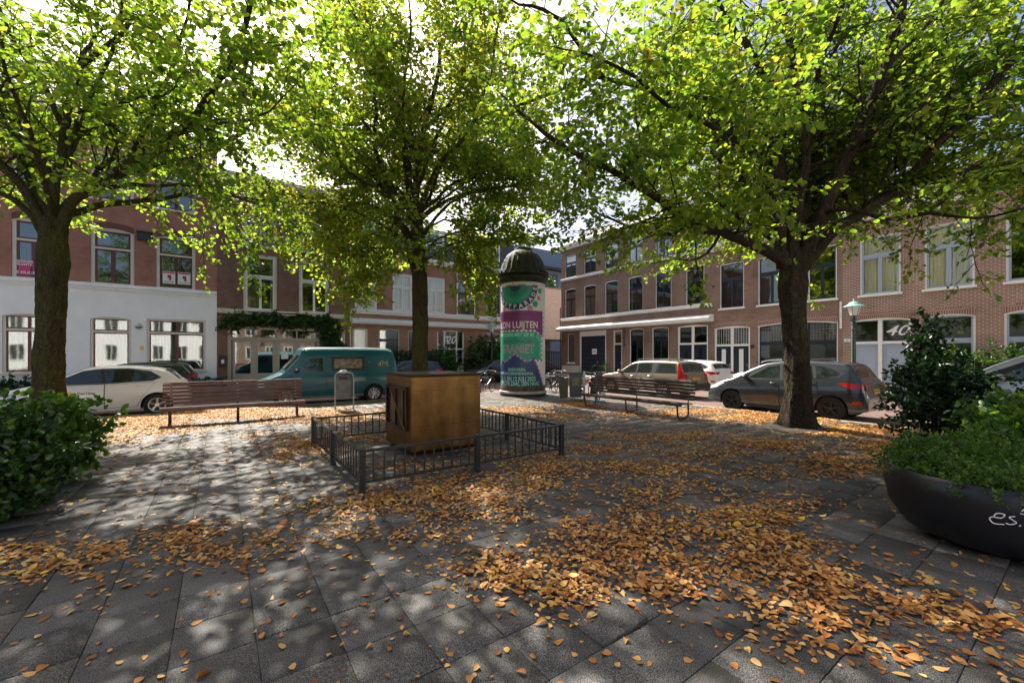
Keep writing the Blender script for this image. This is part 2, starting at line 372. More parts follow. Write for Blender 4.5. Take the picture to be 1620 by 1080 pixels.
def tree(label, base, trunk, limbs, seed, leafm, barkm, dens=1.0, group=None, l1=(2.9, 1.1), step1=.36, lsize=.096, flare=.5, keep=None, rear=9, clear=1.4):
    """trunk: path points with radii; limbs: (points, r0, r1) in world space"""
    rng = np.random.default_rng(seed)
    root = thing('lime_tree', label, 'tree', base, 0, group); B = np.array(base)
    back = math.atan2(B[1], B[0]); tp = np.array(trunk[-1][0])
    for i in range(rear):           # limbs on the far side, spread round the fork
        az = back + (i / max(rear - 1, 1) - .5) * R(150) + rng.normal(0, .12); el = R([22, 50, 34, 66, 42][i % 5]); ln = rng.uniform(4.6, 6.2) * (1 if el < R(45) else 1.25)
        d = np.array([math.cos(az) * math.cos(el), math.sin(az) * math.cos(el), math.sin(el)]); q = [tp + d * ln * t + np.array([0, 0, .35 * math.sin(t * 3)]) + rng.normal(0, .12, 3) * (t > 0) for t in (0, .2, .4, .6, .8, 1)]
        limbs = limbs + [(q, .085, .018)]
    mb = MB()
    # trunk with flutes and a root flare
    path = smooth_path([p for p, r in trunk], .05); tr = np.interp(np.linspace(0, 1, len(path)), np.linspace(0, 1, len(trunk)), [r for p, r in trunk])
    n = 72; vs = []; ph = rng.uniform(0, 6, 8)
    for i, (p, r) in enumerate(zip(path, tr)):
        h = p[2] - B[2]; fl = flare * math.exp(-h / .28)
        for k in range(n):
            a = 2 * math.pi * k / n
            rr = r * (1 + fl * (.55 + .45 * math.sin(a * 5 + seed)) + .045 * math.sin(a * 4 + h * .6 + seed) + .03 * math.sin(a * 9 - h * 1.3) + .02 * math.sin(a * 3 + h * 5))
            w1 = a + .10 * math.sin(h * 3.1 + ph[0]) + .06 * math.sin(h * 7.3 + a * 2 + ph[1])
            rr += .010 * (abs(math.sin(w1 * 15 + ph[2] + 1.3 * math.sin(h * 2.3 + a * 3))) ** .6 - .6) + .007 * math.sin(w1 * 23 + h * 9 + ph[3]) * math.sin(h * 17 + a * 5 + ph[4]) + .016 * math.sin(a * 6 + h * 2.7 + ph[5]) * math.sin(h * 4.1 + ph[6])
            vs.append((p[0] + rr * math.cos(a) - B[0], p[1] + rr * math.sin(a) - B[1], p[2] - B[2]))
    m = len(path); fs = [(i * n + k, i * n + (k + 1) % n, (i + 1) * n + (k + 1) % n, (i + 1) * n + k) for i in range(m - 1) for k in range(n)]
    mb.add(vs, fs + [tuple((m - 1) * n + k for k in range(n))])
    L2paths, twigs = [], []; L1n, L2n = [], []
    for pts, r0, r1 in limbs:
        sp = smooth_path(pts, .3); seg = np.linalg.norm(np.diff(sp, axis=0), axis=1); cum = np.r_[0, np.cumsum(seg)]; L = cum[-1]
        wob = rng.normal(0, .022, sp.shape); wob[:2] = 0; sp = sp + wob
        rad = r0 + (r1 - r0) * (cum / L) ** .8
        mb.tube([tuple(q - B) for q in sp], list(rad), 9)
        s = 1.5 + rng.random() * .3
        while s < L:
            p = np.array([np.interp(s, cum, sp[:, j]) for j in range(3)]); i = min(np.searchsorted(cum, s), len(seg)) - 1
            t = (sp[i + 1] - sp[i]) / max(seg[i], 1e-6); u = s / L
            if rng.random() < dens:
                ln = (l1[0] * (1 - u) + l1[1] * u) * rng.uniform(.6, 1.2); d = sidedir(rng, t, R(rng.uniform(38, 75))); d[2] += .12
                q = wander(rng, p, d, ln, 5, -.035, .14); L1n.append((q, np.linspace(max(.008, min(.026, .3 * np.interp(s, cum, rad))), .006, 6)))
            s += step1 * rng.uniform(.6, 1.3)
        L1n.append((wander(rng, sp[-1], sp[-1] - sp[-2], l1[1], 5, -.02), np.linspace(r1, .006, 6)))
    for q, rr in L1n:
        L = np.linalg.norm(np.diff(q, axis=0), axis=1).sum(); s = .25
        while s < L:
            f = s / L * 5; i = min(int(f), 4); p = q[i] + (q[i + 1] - q[i]) * (f - i); t = q[i + 1] - q[i]; t = t / np.linalg.norm(t)
            ln = rng.uniform(.4, .95) * (1 - .35 * s / L); d = sidedir(rng, t, R(rng.uniform(35, 70)), .35); d[2] -= .08
            L2n.append((wander(rng, p, d, ln, 3, -.05, .12), np.linspace(.0065, .003, 4))); s += rng.uniform(.13, .25)
        L2n.append((wander(rng, q[-1], q[-1] - q[-2], .5, 3, -.05), np.linspace(.006, .003, 4)))
    pos, axis = [], []
    for q, rr in L2n:
        L = np.linalg.norm(np.diff(q, axis=0), axis=1).sum(); k = max(3, int(L / .056))
        f = (np.arange(k) + rng.random(k)) / k * 3; i = np.minimum(f.astype(int), 2); p = q[i] + (q[i + 1] - q[i]) * (f - i)[:, None]
        t = q[i + 1] - q[i]; t /= np.linalg.norm(t, axis=1)[:, None]
        sd_ = np.cross(t, (0, 0, 1.)) * np.where(np.arange(k) % 2, 1, -1)[:, None] + rng.normal(0, .25, (k, 3))
        ax = t * .6 + sd_; ax[:, 2] -= .25; ax /= np.linalg.norm(ax, axis=1)[:, None]
        # each node bears a little side twig with up to three leaves
        for j in range(3):
            off = ax * (.04 + .075 * j) + rng.normal(0, .018, (k, 3)); a2 = ax + rng.normal(0, .45, (k, 3)); a2[:, 2] -= .15
            sel = rng.random(k) < (.9, .75, .5)[j]
            pos.append((p + off)[sel]); axis.append(a2[sel])
    pos = np.vstack(pos); axis = np.vstack(axis)
    d = np.linalg.norm(pos - np.array([0, 0, EYE]), axis=1); ok = (d > 5.0) & (pos[:, 2] > 2.3); ax_d = np.hypot(pos[:, 0] - B[0], pos[:, 1] - B[1]); dc = np.hypot(B[0], B[1])
    front = np.hypot(pos[:, 0], pos[:, 1]) < dc + .3
    ok &= rng.random(len(pos)) < np.where(front, np.clip((ax_d - clear) / (2 * clear), .05, 1), np.clip((ax_d - .2) / 1.8, .3, 1))
    qx = CX + pos[:, 0] / pos[:, 1] * FPX; qy = HY - (pos[:, 2] - EYE) / pos[:, 1] * FPX     # nothing grows in front of the column's dome
    ok &= ~((pos[:, 1] < 17.5) & (qx > 786) & (qx < 868) & (qy > 388))
    # the parts of the crown far overhead are thin and patchy, so the sun comes through in flecks
    hole = np.sin(pos[:, 0] * 2.6 + 1.3 * np.sin(pos[:, 1] * 1.9)) * np.sin(pos[:, 1] * 2.3 + 1.1 * np.sin(pos[:, 2] * 2.1)) * np.sin(pos[:, 2] * 1.7 + pos[:, 0])
    ok &= ~((qy < -40) & ((hole > -.1) | (rng.random(len(pos)) < .3)))
    ok &= ~((hole > .35) & (rng.random(len(pos)) < .45))
    if keep is not None: ok &= keep(pos, rng)
    pos, axis = pos[ok], axis[ok]
    k = len(pos); nr = rng.normal(0, .38, (k, 3)) + np.array([0, 0, 1.]); sz = lsize * rng.uniform(.65, 1.2, k)
    V, F = leaves(pos - B, axis, nr, sz, rng.uniform(.6, 1.6, k))
    c = npmesh('crown', V, F, [leafm], root, np.repeat(rng.random(k), 2))
    t = mb.build('trunk', barkm, root, smooth=True, angle=60)
    for nm, paths, ns in (('branches', L1n, 5), ('twigs', L2n, 3)):
        V, F = tubes_np([(q - B, r) for q, r in paths], ns); br = npmesh('bough' if ns == 5 else 'twig', V, F, [barkm], t, smooth=True); br['kind'] = 'stuff'
    print('TREE', label[:20], 'leaves', k, 'L1', len(L1n), 'L2', len(L2n)); return root

def tree_pit(x, y, r_, seed):
    rng = random.Random(seed); m = MB(); n = 40; q = [r_ * (1 + .10 * math.sin(3 * i * .157 + seed) + rng.uniform(-.05, .05)) for i in range(n)]
    vs = [(x, y, .03)] + [(x + q[i] * .6 * math.cos(i * math.tau / n), y + q[i] * .6 * math.sin(i * math.tau / n), .022) for i in range(n)] + [(x + q[i] * math.cos(i * math.tau / n), y + q[i] * math.sin(i * math.tau / n), .002) for i in range(n)]
    m.add(vs, [(0, 1 + i, 1 + (i + 1) % n) for i in range(n)] + [(1 + i, 1 + n + i, 1 + n + (i + 1) % n, 1 + (i + 1) % n) for i in range(n)]); struct(m.build('soil', plain('pit_soil', (.045, .032, .02), .95, var=.5, scale=14, bump=.6), smooth=True))
def bush(name, label, cat, loc, blobs, n, size, mat, seed, stemh=.0, group=None, up=.35, stems=6, nrmup=.5, inner=.35, parent=None, rz=0, sprig=.62, wide=.85):
    """blobs: (cx, cy, cz, rx, ry, rz) in local space; leaves scattered in a lumpy shell"""
    rng = np.random.default_rng(seed); root = parent if parent is not None else thing(name, label, cat, loc, rz, group)
    bl = np.array(blobs, float); wgt = bl[:, 3] * bl[:, 4] + bl[:, 4] * bl[:, 5] + bl[:, 3] * bl[:, 5]
    which = rng.choice(len(bl), n, p=wgt / wgt.sum()); u = rng.normal(0, 1, (n, 3)); u /= np.linalg.norm(u, axis=1)[:, None]
    ph = rng.uniform(0, 6, (3, len(bl)))
    lump = 1 + .20 * np.sin(u[:, 0] * 7 + ph[0, which]) * np.sin(u[:, 1] * 6 + ph[1, which]) + .16 * np.sin(u[:, 2] * 9 + u[:, 0] * 5 + ph[2, which]) + .10 * np.sin(u[:, 0] * 17 + ph[1, which]) * np.sin(u[:, 2] * 15 + ph[0, which])
    rr = (1 - inner * rng.random(n) ** 1.3) * lump + rng.normal(0, .035, n); pos = bl[which, :3] + u * bl[which, 3:] * rr[:, None]
    # gather the leaves into sprigs so that darker gaps open between them
    nc = max(20, n // 26); cc = pos[rng.choice(n, nc, replace=False)]; sd_ = cc - bl[0, :3]; sd_ = sd_ / (np.linalg.norm(sd_, axis=1)[:, None] + 1e-6) + rng.normal(0, .35, (nc, 3)) + np.array([0, 0, up])
    own = rng.integers(0, nc, n); mv = rng.random(n) < sprig; tt = rng.random(n) ** .8 * size * 4.2
    pos = np.where(mv[:, None], cc[own] + sd_[own] / np.linalg.norm(sd_[own], axis=1)[:, None] * tt[:, None] + rng.normal(0, size * .33, (n, 3)), pos)
    ok = pos[:, 2] > .02; pos, u = pos[ok], u[ok]; k = len(pos)
    ax = u * .5 + rng.normal(0, .5, (k, 3)); ax[:, 2] += up - .35; nr = u * .6 + rng.normal(0, .35, (k, 3)); nr[:, 2] += nrmup
    V, F = leaves(pos, ax, nr, size * rng.uniform(.6, 1.3, k), rng.uniform(.5, 1.4, k), wide=wide)
    npmesh('foliage', V, F, [mat], root, np.repeat(rng.random(k), 2))
    mb = MB()
    for i in range(stems):
        b = bl[i % len(bl)]; e = b[:3] + rng.normal(0, .3, 3) * b[3:]; s0 = np.array([b[0] * .6 + rng.normal(0, .05), b[1] * .6 + rng.normal(0, .05), stemh])
        mb.tube([tuple(s0), tuple((s0 + e) / 2 + rng.normal(0, .05, 3)), tuple(e)], [.018, .012, .006], 5)
    if stems: mb.build('stem', M_BARK, root, smooth=True)
    return root

# ------------------------------------------------------------------ ground
def struct(o): o['kind'] = 'structure'; return o
KB, KA = 15.4, 12.85      # kerb lines of the square
FKB, FKA = 24.4, 23.2     # far kerbs
g = MB(); g.add([(-260, -260, -.16), (260, -260, -.16), (260, 260, -.16), (-260, 260, -.16)], [(0, 1, 2, 3)])
struct(g.build('ground', M_JOINT, rz=TH))
def gsheet(name, a0, a1, b0, b1, z, mat, thick=.0):
    m = MB()
    if thick: m.box(a0, a1, b0, b1, z - thick, z)
    else: m.add([(a0, b0, z), (a1, b0, z), (a1, b1, z), (a0, b1, z)], [(0, 1, 2, 3)])
    return struct(m.build(name, mat, rz=TH))
gsheet('road', -60, 120, KB + .1, 90, -.10, M_CLINK)
gsheet('side_road', KA + .1, 120, -60, KB + .1, -.10, M_CLINK)
gsheet('sidewalk', -60, 22.2, FKB + .15, BL + .3, .0, M_SIDE, .14)
gsheet('right_sidewalk', FKA + .15, AR + .3, -60, 28.4, .0, M_SIDE, .14)
def kerb(name, a0, a1, b0, b1):
    m = MB(); ln = max(a1 - a0, b1 - b0); k = int(ln / 1.0)
    for i in range(k):
        if a1 - a0 > b1 - b0: m.bbox(a0 + i * ln / k + .003, a0 + (i + 1) * ln / k - .003, b0, b1, -.15, .004, .012)
        else: m.bbox(a0, a1, b0 + i * ln / k + .003, b0 + (i + 1) * ln / k - .003, -.15, .004, .012)
    return struct(m.build(name, M_KERB, rz=TH))
kerb('kerb', -25, KA - .05, KB - .05, KB + .1); kerb('right_kerb', KA - .05, KA + .1, -25, KB + .1)
kerb('far_kerb', -30, 22.2, FKB, FKB + .15); kerb('far_right_kerb', FKA, FKA + .15, -30, 28.4)
# the square: one slab under single aggregate tiles, each set a little differently
gsheet('paving_bed', -24, KA - .05, -24, KB - .05, -.012, M_JOINT, .14)
def paving():
    rng = np.random.default_rng(5); T = .40
    ia = np.arange(-30, int((KA - .24) / T)); ib = np.arange(-30, int((KB - .12) / T))
    A, Bb = np.meshgrid(ia * T + .17, ib * T + .015); A = A.ravel(); Bb = Bb.ravel()
    x, y = A * CT - Bb * ST, A * ST + Bb * CT; keep = (y > -3) & (np.abs(x) < 16) & ~((A > 2.9 - .0) & (A < 3.0) & (Bb < -99))
    A, Bb = A[keep], Bb[keep]; n = len(A); g_ = .0018; c = .003
    zt = rng.normal(0, .0016, n); ta, tb = rng.normal(0, .0035, n), rng.normal(0, .0035, n)
    up = np.argmin((A - 1.77) ** 2 + (Bb - 1.615) ** 2); zt[up] = .014; ta[up] = .035; tb[up] = -.03
    def ring(ins, dz):
        q = []
        for sa, sb in ((0, 0), (1, 0), (1, 1), (0, 1)):
            a = A + (g_ + ins if sa == 0 else T - g_ - ins); b = Bb + (g_ + ins if sb == 0 else T - g_ - ins)
            q.append(np.stack([a, b, zt + dz + (sa - .5) * ta * T + (sb - .5) * tb * T], -1))
        return np.stack(q, 1)
    V = np.concatenate([ring(0, -.04), ring(0, -.005), ring(c, 0)], 1)
    f = [[8, 9, 10, 11]] + [[o + i, o + (i + 1) % 4, o + 4 + (i + 1) % 4, o + 4 + i] for o in (0, 4) for i in range(4)]
    F = (np.arange(n)[:, None, None] * 12 + np.array(f)[None]).reshape(-1, 4)
    o = npmesh('paving', V.reshape(-1, 3), F, [M_TILE], rnd=np.repeat(rng.random(n), 9)); o.rotation_euler = (0, 0, TH); struct(o)
paving()

# ------------------------------------------------------------------ fallen leaves (ground cover)
def litter():
    rng = np.random.default_rng(11)
    blobs = [(60, 890, 120, 30, .75), (180, 880, 130, 28, .6), (300, 855, 80, 28, .9), (330, 880, 70, 22, .6), (440, 850, 70, 30, .55), (560, 815, 110, 26, .95), (480, 845, 70, 20, .6),
             (680, 800, 130, 30, 1.0), (800, 765, 130, 28, .95), (860, 735, 60, 14, .7), (620, 775, 50, 12, .5), (650, 840, 80, 20, .7),
             (480, 712, 52, 16, 1.0), (210, 672, 110, 14, 1.1), (130, 690, 80, 18, .8), (420, 655, 150, 8, 1.2), (520, 662, 120, 8, 1.1), (330, 650, 120, 8, 1.0), (620, 655, 60, 9, .8), (420, 690, 60, 6, .3),
             (560, 690, 50, 8, .6), (700, 655, 40, 8, .5), (820, 650, 60, 6, .7), (880, 660, 60, 6, .6),
             (850, 905, 110, 34, 1.0), (900, 930, 60, 40, 1.0), (960, 895, 120, 34, 1.0), (740, 905, 60, 20, .5), (1010, 880, 90, 30, .8), (930, 845, 60, 22, .8), (1060, 930, 60, 22, .9),
             (1080, 840, 110, 40, .7), (1150, 880, 120, 40, .8), (1180, 815, 110, 34, .8), (1240, 920, 120, 36, .95), (1330, 930, 110, 28, .8), (1200, 860, 120, 30, .85),
             (1270, 975, 90, 30, .7), (1420, 960, 120, 22, .7), (1560, 990, 90, 20, .8), (1400, 1030, 110, 22, .55), (1250, 1030, 80, 25, .5), (1180, 1010, 80, 30, .35), (1590, 1040, 50, 20, .5),
             (1330, 735, 120, 16, .9), (1260, 745, 120, 14, .6), (1180, 705, 130, 12, .55), (1060, 690, 110, 10, .5), (1140, 720, 90, 12, .5), (1000, 740, 120, 16, .5), (1060, 775, 120, 20, .55), (960, 710, 80, 10, .5),
             (1360, 682, 90, 8, 1.1), (1240, 662, 110, 7, 1.1), (1140, 652, 80, 5, .8), (1020, 655, 90, 6, .5), (920, 640, 40, 5, .7), (1390, 705, 40, 10, .8), (640, 735, 60, 10, .35), (780, 715, 40, 8, .3)]
    n = 3200000
    # sample in world space so that leaves keep a true density per square metre
    Y = rng.uniform(1.7, 17, n); X = rng.uniform(-1.32, 1.32, n) * Y; wgt = Y / 17.0
    sel = rng.random(n) < wgt; X, Y = X[sel], Y[sel]
    px = CX + X / Y * FPX; py = HY + EYE / Y * FPX
    dn = np.full(len(X), .035)
    for cx, cy, rx, ry, a in blobs:
        dn = np.maximum(dn, 1.05 * a * np.exp(-(((px - cx) / rx) ** 2 + ((py - cy) / ry) ** 2) * 1.0) + .0)
    a, b = X * CT + Y * ST, -X * ST + Y * CT
    nz = .5 + .5 * np.sin(a * 5.1 + 1.7 * np.sin(b * 3.3)) * np.sin(b * 4.7 + 1.9 * np.sin(a * 2.9 + 1)); nz2 = .5 + .5 * np.sin(a * 13 + 2 * np.sin(b * 9)) * np.sin(b * 12 + 2 * np.sin(a * 11))
    nz3 = .5 + .5 * np.sin(a * 1.9 + 2.1 * np.sin(b * 1.3 + .5)) * np.sin(b * 2.2 + 1.6 * np.sin(a * 1.1))
    dn = np.where(dn > .05, dn * (.16 + 1.9 * (nz * .6 + nz3 * .4) ** 1.7 + .8 * nz2 ** 2 * nz3), dn)
    area = np.pi  # density: full piles about 420 leaves per square metre
    tot = (1.32 * 2) * (17 ** 2 - 1.7 ** 2) / 2; cand = len(X) / tot
    ok = (rng.random(len(X)) < np.clip(dn, 0, 1.3) * 1400 / cand)
    ok &= (a < KA + 1.2) & (b < KB + 1.0)
    ok &= ~((a > 2.42) & (a < 3.78) & (b > 6.42) & (b < 7.72))
    ok &= ((X - .45) ** 2 + (Y - 17.3) ** 2 > 1.05 ** 2) & ((X - 4.35) ** 2 + (Y - 3.8) ** 2 > .5 ** 2)
    X, Y, a, b, dn = X[ok], Y[ok], a[ok], b[ok], dn[ok]; k = len(X)
    road = (a > KA) | (b > KB); z = np.where(road, -.09, .006) + rng.random(k) * np.clip(dn, .1, 1) * .034
    th = rng.uniform(0, 2 * np.pi, k); ax = np.stack([np.cos(th), np.sin(th), rng.normal(0, .10, k)], -1)
    nr = rng.normal(0, .22, (k, 3)) + np.array([0, 0, 1.0]); nr[:, 2] = np.abs(nr[:, 2]) * rng.choice([1, -1], k)
    sz = np.clip(rng.lognormal(-3.42, .38, k), .012, .070)
    V, F = leaves(np.stack([X, Y, z], -1), ax, nr, sz, rng.normal(.2, 1.15, k), LT2, LF2, wide=rng.uniform(.55, 1.05, k)[:, None, None]); V[:, 2] = np.maximum(V[:, 2], np.repeat(np.where(road, -.097, .004), len(LT2)))
    o = npmesh('fallen_leaves', V, F, [M_DEAD], rnd=np.repeat(rng.random(k) ** .9, len(LF2)))
    o['kind'] = 'stuff'; o['label'] = 'orange and yellow fallen leaves scattered in drifts over the dark paving'; o['category'] = 'leaves'
    print('LITTER', k)
litter()

# ------------------------------------------------------------------ buildings
def facade_wall(o, s0, s1, h, openings, matf, cuts=(), depth=.24, back=9.0):
    """front wall at y = 0 with real openings and reveals; flanks, back, ceiling and a dark room wall behind"""
    us = sorted({s0, s1, *[x for q in openings for x in q[:2]]}); vs = sorted({0.0, h, *cuts, *[x for q in openings for x in q[2:4]]})
    m = MB()
    for i in range(len(us) - 1):
        for j in range(len(vs) - 1):
            u, v = (us[i] + us[i + 1]) / 2, (vs[j] + vs[j + 1]) / 2
            if any(a < u < b and c < v < d for a, b, c, d in openings): continue
            m.add([(us[i], 0, vs[j]), (us[i + 1], 0, vs[j]), (us[i + 1], 0, vs[j + 1]), (us[i], 0, vs[j + 1])], [(0, 1, 2, 3)], matf(u, v))
    for a, b, c, d in openings:
        mi = matf((a + b) / 2, (c + d) / 2)
        m.add([(a, 0, c), (b, 0, c), (b, 0, d), (a, 0, d), (a, depth, c), (b, depth, c), (b, depth, d), (a, depth, d)],
              [(0, 4, 5, 1), (1, 5, 6, 2), (2, 6, 7, 3), (3, 7, 4, 0)], mi)
    m.add([(s0, 0, 0), (s0, back, 0), (s0, back, h), (s0, 0, h)], [(0, 3, 2, 1)], matf(s0, h - .1))
    m.add([(s1, 0, 0), (s1, back, 0), (s1, back, h), (s1, 0, h)], [(0, 1, 2, 3)], matf(s1, h - .1))
    m.add([(s0, back, 0), (s1, back, 0), (s1, back, h), (s0, back, h)], [(0, 3, 2, 1)], matf(s0, h - .1))
    m.add([(s0, 0, h), (s1, 0, h), (s1, back, h), (s0, back, h)], [(0, 1, 2, 3)], matf(s0, h - .1))
    m.add([(s0 + .01, 2.6, 0), (s1 - .01, 2.6, 0), (s1 - .01, 2.6, h - .01), (s0 + .01, 2.6, h - .01)], [(0, 1, 2, 3)], len(o['_m']) - 1 if False else matf(None, None))
    for z in cuts: m.add([(s0 + .01, .3, z - .1), (s1 - .01, .3, z - .1), (s1 - .01, 2.6, z - .1), (s0 + .01, 2.6, z - .1)], [(0, 1, 2, 3)], matf(None, None))
    return m
def ring(m, a, b, c, d, w, y0, y1, mi=0, wb=None):
    wb = w if wb is None else wb
    m.box(a, a + w, y0, y1, c, d, mi); m.box(b - w, b, y0, y1, c, d, mi)
    m.box(a + w, b - w, y0 + .001, y1 - .001, d - w, d, mi)
    if wb: m.box(a + w, b - w, y0 + .001, y1 - .001, c, c + wb, mi)
def archpoly(a, b, d, rise, n=10):
    """filled corner pieces above a segmental arch: flat top at d, curve from d - rise at the jambs to d at the crown"""
    pts = [(a + (b - a) * i / n, d - rise * (2 * i / n - 1) ** 2) for i in range(n + 1)]
    return pts
def curtain(parent, a, b, c, d, y, mat, wave=.03, per=.13):
    n = max(8, int((b - a) / per * 8)); vs = []
    for i in range(n + 1):
        x = a + (b - a) * i / n; yy = y + wave * math.sin(i / 8 * 2 * math.pi) + .01 * math.sin(i * .7)
        vs += [(x, yy, c), (x, yy, d)]
    m = MB(); m.add(vs, [(2 * i, 2 * i + 2, 2 * i + 3, 2 * i + 1) for i in range(n)])
    return m.build('curtain', mat, parent, smooth=True, angle=180)
def window(root, q, fr=None, sash=None, trans=.33, mull=0, tmull=None, sill=True, arch=0, arcm=None, curt=None, fw=.10, sw=.055, bars=0, pane=None, name='window', solidm=None, curtz=(0, 1), casing=None):
    a, b, c, d = q; fr = fr or M_WHITE; sash = sash or fr
    f = MB(); ring(f, a + .002, b - .002, c + .002, d - .002, fw, .05, .17, wb=.05)
    zt = d - (d - c) * trans if trans else None
    dk = sash in (M_NAVY, M_BGREY)
    if dk: fw *= .62; sw *= .9; f = MB(); ring(f, a + .002, b - .002, c + .002, d - .002, fw, .05, .17, wb=.04)
    if zt and not dk: f.box(a + fw, b - fw, .055, .165, zt - .045, zt + .045)
    fo = f.build(name, fr, root)
    s = MB()
    if zt and dk: s.box(a + fw, b - fw, .07, .16, zt - .045, zt + .045)
    segs = [(c + .05, zt - .045, mull)] + [(zt + .045, d - fw, tmull if tmull is not None else 0)] if zt else [(c + .05, d - fw, mull)]
    for z0, z1, mu in segs:
        n = mu + 1; wd = (b - a - 2 * fw) / n
        for i in range(n):
            x0 = a + fw + wd * i; ring(s, x0 + .001, x0 + wd - .001, z0, z1, sw, .08, .13)
            for j in range(bars): zz = z0 + (z1 - z0) * (j + 1) / (bars + 1); s.box(x0 + sw, x0 + wd - sw, .09, .12, zz - .012, zz + .012)
    s.build('sash', sash, fo)
    p = MB(); p.box(a + fw, b - fw, .108, .114, c + .05, d - fw); p.build('pane', pane or M_PANE, fo)
    if sill:
        k = MB(); k.bbox(a - .07, b + .07, -.09, .06, c - .09, c + .001, .008); k.build('sill', fr, fo)
    if casing:
        k = MB(); ring(k, a - casing, b + casing, c - .02, d + casing, casing - .002, -.035, .05, wb=0) ; k.build('casing', fr, fo)
    if arch:
        pts = archpoly(a, b, d, arch); n = len(pts)
        k = MB(); vs = []
        for x, z in pts: vs += [(x, .0 - .003, z), (x, .0 - .003, d + .002), (x, .06, z)]
        fs = []
        for i in range(n - 1): o = 3 * i; fs += [(o, o + 3, o + 4, o + 1), (o + 2, o + 5, o + 3, o)]
        k.add(vs, fs)
        # the soldier course follows the curve
        kk = MB(); hh = .30
        for i in range(n - 1):
            x0, z0 = pts[i]; x1, z1 = pts[i + 1]
            kk.add([(x0, -.006, z0 + .002), (x1, -.006, z1 + .002), (x1, -.006, z1 + hh), (x0, -.006, z0 + hh)], [(0, 1, 2, 3)])
        k.v = k.v; ko = kk.build('lintel', arcm or M_SOLD, fo)
        k2 = MB()
        for i in range(n - 1):
            (x0, z0), (x1, z1) = pts[i], pts[i + 1]
            k2.add([(x0, .03, z0 - .05), (x1, .03, z1 - .05), (x1, .03, d), (x0, .03, d)], [(0, 1, 2, 3)])
            k2.add([(x0, -.008, z0 - .035), (x1, -.008, z1 - .035), (x1, -.008, z1), (x0, -.008, z0), (x0, .05, z0 - .035), (x1, .05, z1 - .035)], [(0, 1, 2, 3), (4, 5, 1, 0)])
        k2.build('arch_frame', fr, fo)
        ko
    if curt:
        for (u0, u1, mt) in curt: curtain(fo, a + fw + (b - a - 2 * fw) * u0, a + fw + (b - a - 2 * fw) * u1, c + .06 + (d - c) * curtz[0], c + (d - c) * curtz[1] - .1, .21, mt)
    return fo
def door(root, q, fr, leaf, trans=.25, panels=2, glassp=None, handle=True, fw=.09, arch=0, arcm=None, slit=False, n=1, letter=False, tbars=0):
    """door frame with transom light and n leaves"""
    a, b, c, d = q; f = MB(); ring(f, a + .002, b - .002, c, d - .002, fw, .04, .17, wb=0)
    zt = d - (d - c) * trans if trans else d - fw
    if trans: f.box(a + fw, b - fw, .045, .165, zt - .05, zt + .05)
    wd = (b - a - 2 * fw) / n
    for i in range(1, n): f.box(a + fw + wd * i - .07, a + fw + wd * i + .07, .046, .164, c, d - fw)
    fo = f.build('door', fr, root)
    for i in range(n):
        x0 = a + fw + wd * i + (.072 if i else .003); x1 = a + fw + wd * (i + 1) - (.072 if i < n - 1 else .003)
        l = MB(); l.box(x0, x1, .10, .145, c + .02, zt - .052); pw = (x1 - x0)
        if not slit:
            for z0, z1 in ((.08, .36), (.42, .93)) if panels == 2 else ((.06, .3), (.34, .62), (.66, .94)):
                if glassp and z0 > .3: continue
                zz0, zz1 = c + (zt - c) * z0, c + (zt - c) * z1; ring(l, x0 + .1, x1 - .1, zz0, zz1, .03, .085, .1)
        lo = l.build('door_leaf', leaf, fo)
        if slit:
            k = MB(); k.box(x0 + pw * .36, x1 - pw * .36, .09, .099, c + (zt - c) * .25, c + (zt - c) * .9); k.build('pane', M_SIGNW if slit == 'w' else M_PANED, fo)
        if glassp:
            k = MB(); k.box(x0 + .12, x1 - .12, .092, .099, c + (zt - c) * glassp, c + (zt - c) * .92); k.build('pane', M_PANE, fo)
        if trans:
            k = MB(); k.box(x0, x1, .10, .106, zt + .05, d - fw); k.build('transom_light', M_PANE, fo)
            s = MB(); ring(s, x0, x1, zt + .05, d - fw, .03, .085, .12)
            for j in range(tbars): xx = x0 + pw * (j + 1) / (tbars + 1); s.box(xx - .008, xx + .008, .09, .1, zt + .06, d - fw)
            s.build('transom_sash', leaf if leaf is not M_NAVY else fr, fo)
        if handle:
            k = MB(); k.bbox(x1 - .10, x1 - .07, .04, .10, c + 1.0, c + 1.14, .006); k.build('handle', M_ALU, fo)
        if letter:
            k = MB(); k.bbox(x0 + pw * .3, x1 - pw * .3, .085, .1, c + (zt - c) * .43, c + (zt - c) * .43 + .06, .004); k.build('letter_slot', M_ALU, fo)
    if arch:
        pts = archpoly(a, b, d, arch); k = MB(); k2 = MB()
        for i in range(len(pts) - 1):
            (x0, z0), (x1, z1) = pts[i], pts[i + 1]
            k.add([(x0, -.006, z0 + .002), (x1, -.006, z1 + .002), (x1, -.006, z1 + .3), (x0, -.006, z0 + .3)], [(0, 1, 2, 3)])
            k2.add([(x0, .03, z0 - .06), (x1, .03, z1 - .06), (x1, .03, d), (x0, .03, d)], [(0, 1, 2, 3)])
            k2.add([(x0, -.008, z0 - .035), (x1, -.008, z1 - .035), (x1, -.008, z1), (x0, -.008, z0), (x0, .05, z0 - .035), (x1, .05, z1 - .035)], [(0, 1, 2, 3), (4, 5, 1, 0)])
        k.build('lintel', arcm or M_SOLD, fo); k2.build('arch_frame', fr, fo)
    return fo

